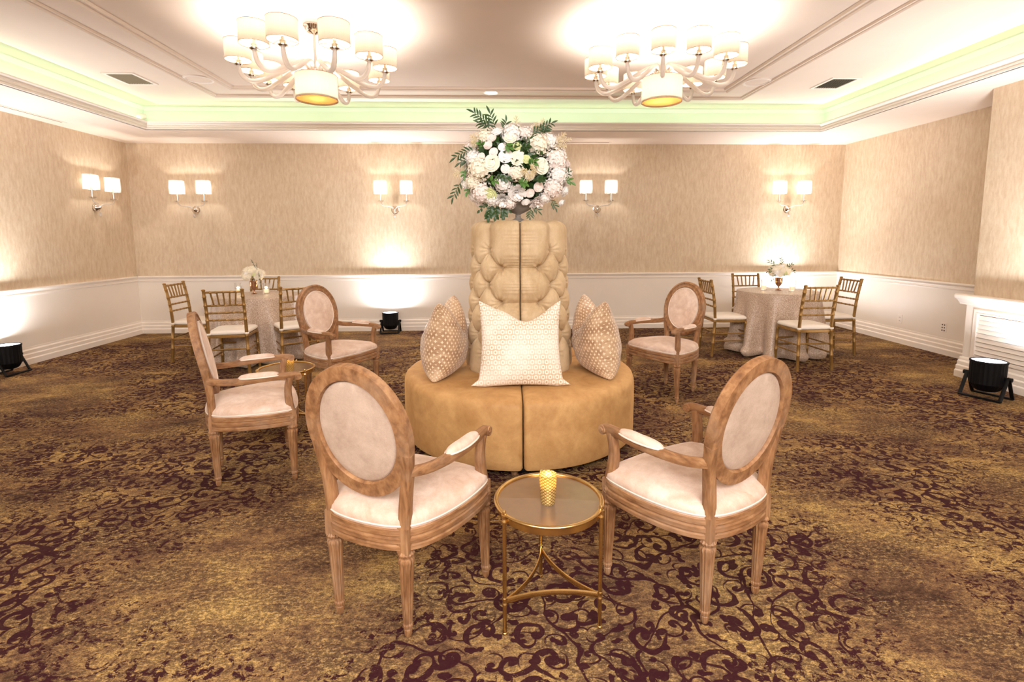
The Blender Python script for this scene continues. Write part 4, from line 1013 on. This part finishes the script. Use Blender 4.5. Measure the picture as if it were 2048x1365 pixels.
# ------------------------------------------------------------------ black uplights on the floor
LENS = mat_emit('lit_led_lens', (240, 244, 255), 3.0)
def uplight(label, loc, rz, sc=1.0, power=1.0):
    t = thing('uplight', label, 'stage light', loc, rz, 'black floor uplights')
    b = M().lathe([(0, .062), (.070, .062), (.088, .075), (.104, .105), (.118, .125), (.120, .300), (.124, .303), (.124, .318), (.114, .318), (.112, .305), (0, .304)], 56, cap=False, flute=1, amp=.035)
    b.build('housing', BLACK, t, 30)
    M().lathe([(0, .309), (.110, .309), (.110, .312), (0, .312)], 32, cap=False).build('lens', LENS, t, 0)
    for s in (-1, 1):
        k = M().tube([(.136*s, -.10, .010), (.136*s, -.085, .03), (.136*s, -.012, .185), (.136*s, .012, .195)], [(.008, .014)]*4, 8, flat='box', upv=(1, 0, 0))
        k.merge(M().tube([(.136*s, .10, .010), (.136*s, .085, .03), (.136*s, .012, .185), (.136*s, -.012, .195)], [(.008, .014)]*4, 8, flat='box', upv=(1, 0, 0)))
        k.build('yoke', BLACK, t, 40)
        M().lathe([(0, 0), (.018, .002), (.018, .022), (.008, .026), (0, .026)], 12, (.140*s if s > 0 else -.166, 0, .185), cap=False, axis='x').build('knob', BLACK, t, 40)
    for y in (-.10, .10): M().tube([(-.142, y, .010), (.142, y, .010)], [(.014, .009)]*2, 8, flat='box').build('foot_bar', BLACK, t, 40)
    t.scale = (sc, sc, sc)
    tilt = math.radians(7)
    light('uplight_beam', 'SPOT', (loc[0], loc[1], .325*sc), P_UP*power, (.96, .96, 1.0), rot=Euler((PI+tilt*math.cos(rz), tilt*math.sin(rz), 0)), spot_size=math.radians(95), spot_blend=1.0, shadow_soft_size=.07)
    light('uplight_spill', 'AREA', (loc[0], loc[1], .330*sc), P_UP*.075*power, (.96, .96, 1.0), rot=Euler((PI+tilt*math.cos(rz), tilt*math.sin(rz), 0)), shape='DISK', size=.2)
UP = (('black floor uplight by the left wall, cut by the edge of the photo', (-5.165, 5.50, 0), PI/2, 1.0, 1.0), ('black floor uplight at the foot of the back wall', (-1.56, 7.665, 0), 0, .98, 1.0),
      ('black floor uplight hidden behind the right round table', (4.50, 7.65, 0), 0, .98, 1.0), ('black floor uplight in front of the louvred grille', (4.33, 4.22, 0), -1.2, 1.05, 1.0))
for u_ in UP: uplight(*u_)

# ------------------------------------------------------------------ ceiling fittings and outlets
VENTD = plain('vent_shadow', (40, 34, 26), .8)
for lab, x in (('white ceiling air vent with dark slats on the left side of the tray', -3.90), ('white ceiling air vent with dark slats on the right side of the tray', 3.89)):
    t = thing('ceiling_vent', lab, 'vent', (x, 5.88, CEIL), 0, 'ceiling air vents'); m = M(); a, b = .165, .205
    for q in ((-a, a, -b, -b+.03), (-a, a, b-.03, b), (-a, -a+.03, -b+.03, b-.03), (a-.03, a, -b+.03, b-.03)): m.box(*q, -.012, 0)
    m.build('frame', WHITE, t, 0); M().box(-a+.03, a-.03, -b+.03, b-.03, -.002, 0).build('backing', VENTD, t, 0)
    sm = M().prism([(-.007, -.011), (-.004, -.012), (.009, -.003), (.006, -.002)], -b+.03, b-.03, 'y').mesh('slat', plain('vent_slat', (150, 138, 112), .6), 0)
    for k in range(10): link('slat', sm, t, (-.122+k*.0271, 0, 0))
for lab, x, y in (('flush round ceiling speaker left of the left chandelier', -3.18, 5.88), ('flush round ceiling speaker right of the right chandelier', 2.97, 5.85)):
    t = thing('ceiling_speaker', lab, 'speaker', (x, y, CEIL), 0, 'flush ceiling speakers')
    M().lathe([(.120, -.006), (.130, -.014), (.148, -.012), (.152, 0)], 40, cap=False).build('rim', WHITE, t, 40)
    M().lathe([(0, -.005), (.121, -.005)], 40, cap=False).build('grille_cover', CEILM, t, 0)
t = thing('downlight', 'small lit recessed downlight in the ceiling between the chandeliers', 'downlight', (-.012, 6.33, CEIL))
M().lathe([(.072, -.004), (.080, -.012), (.092, -.010), (.096, 0)], 32, cap=False).build('rim', WHITE, t, 40)
M().lathe([(0, -.004), (.073, -.004)], 32, cap=False).build('lens', mat_emit('downlight_lens', (255, 244, 230), 4.0), t, 0)
light('downlight_beam', 'SPOT', (-.012, 6.33, CEIL-.02), 22, SOFTW, spot_size=math.radians(100), spot_blend=.8, shadow_soft_size=.06)
for lab, x0, x1, y0, y1 in (('thin slot air diffuser in the soffit along the left wall', -5.165, -5.13, 3.2, 6.50), ('thin slot air diffuser in the back soffit left of the bouquet', -1.78, -.30, 7.70, 7.735), ('thin slot air diffuser in the back soffit right of the bouquet', .62, 1.74, 7.70, 7.735)):
    t = thing('slot_diffuser', lab, 'air diffuser', ((x0+x1)/2, (y0+y1)/2, ZS), 0, 'soffit slot diffusers'); a, b = (x1-x0)/2, (y1-y0)/2
    M().box(-a-.02, a+.02, -b-.02, b+.02, -.004, 0).build('flange', CEILM, t, 0)
    M().box(-min(a, max(a-.01, .006)), min(a, max(a-.01, .006)), -min(b, max(b-.01, .006)), min(b, max(b-.01, .006)), -.0055, -.004).build('slot', plain('slot_shadow', (120, 88, 70), .8), t, 0)
t = thing('cornice_spotlight', 'small white fitting standing on the cornice in the far left corner of the tray', 'fitting', (-4.44, 6.83, 2.916), .6)
M().lathe([(0, 0), (.032, 0), (.032, .008), (.012, .012), (.012, .03), (0, .03)], 16, cap=False).build('base', WHITE, t, 40)
M().lathe([(0, -.05), (.026, -.048), (.034, -.02), (.034, .05), (.028, .055), (0, .052)], 18, (0, 0, .055), cap=False, axis='x').build('head', WHITE, t, 40)
SOCK = plain('outlet_slot', (70, 56, 46), .6)
for lab, y, kind in (('white double socket on the right dado, nearest the gold chairs', 6.54, 2), ('white data outlet with six dark ports, middle one of the right dado', 5.875, 6), ('white double socket on the right dado beside the pier', 5.45, 2)):
    t = thing('wall_outlet', lab, 'outlet', (XR-.008, y, .318), 0, 'outlets on the right wall')
    M().box(-.006, 0, -.038, .038, -.060, .060).build('plate', WHITE, t, 0, .003)
    if kind == 2:
        for z in (-.022, .022):
            f = M().lathe([(.016, -.0085), (.017, -.006)], 16, (0, 0, z), axis='x').build('socket', WHITE, t, 40)
            M().box(-.0092, -.0084, -.008, -.005, z-.006, z+.007).box(-.0092, -.0084, .005, .008, z-.006, z+.007).build('slot', SOCK, f, 0)
    else:
        pm_ = M().box(-.0085, -.006, -.007, .007, -.007, .007).mesh('port', SOCK, 0)
        for yy in (-.015, .015):
            for z in (-.034, 0, .034): link('port', pm_, t, (0, yy, z))
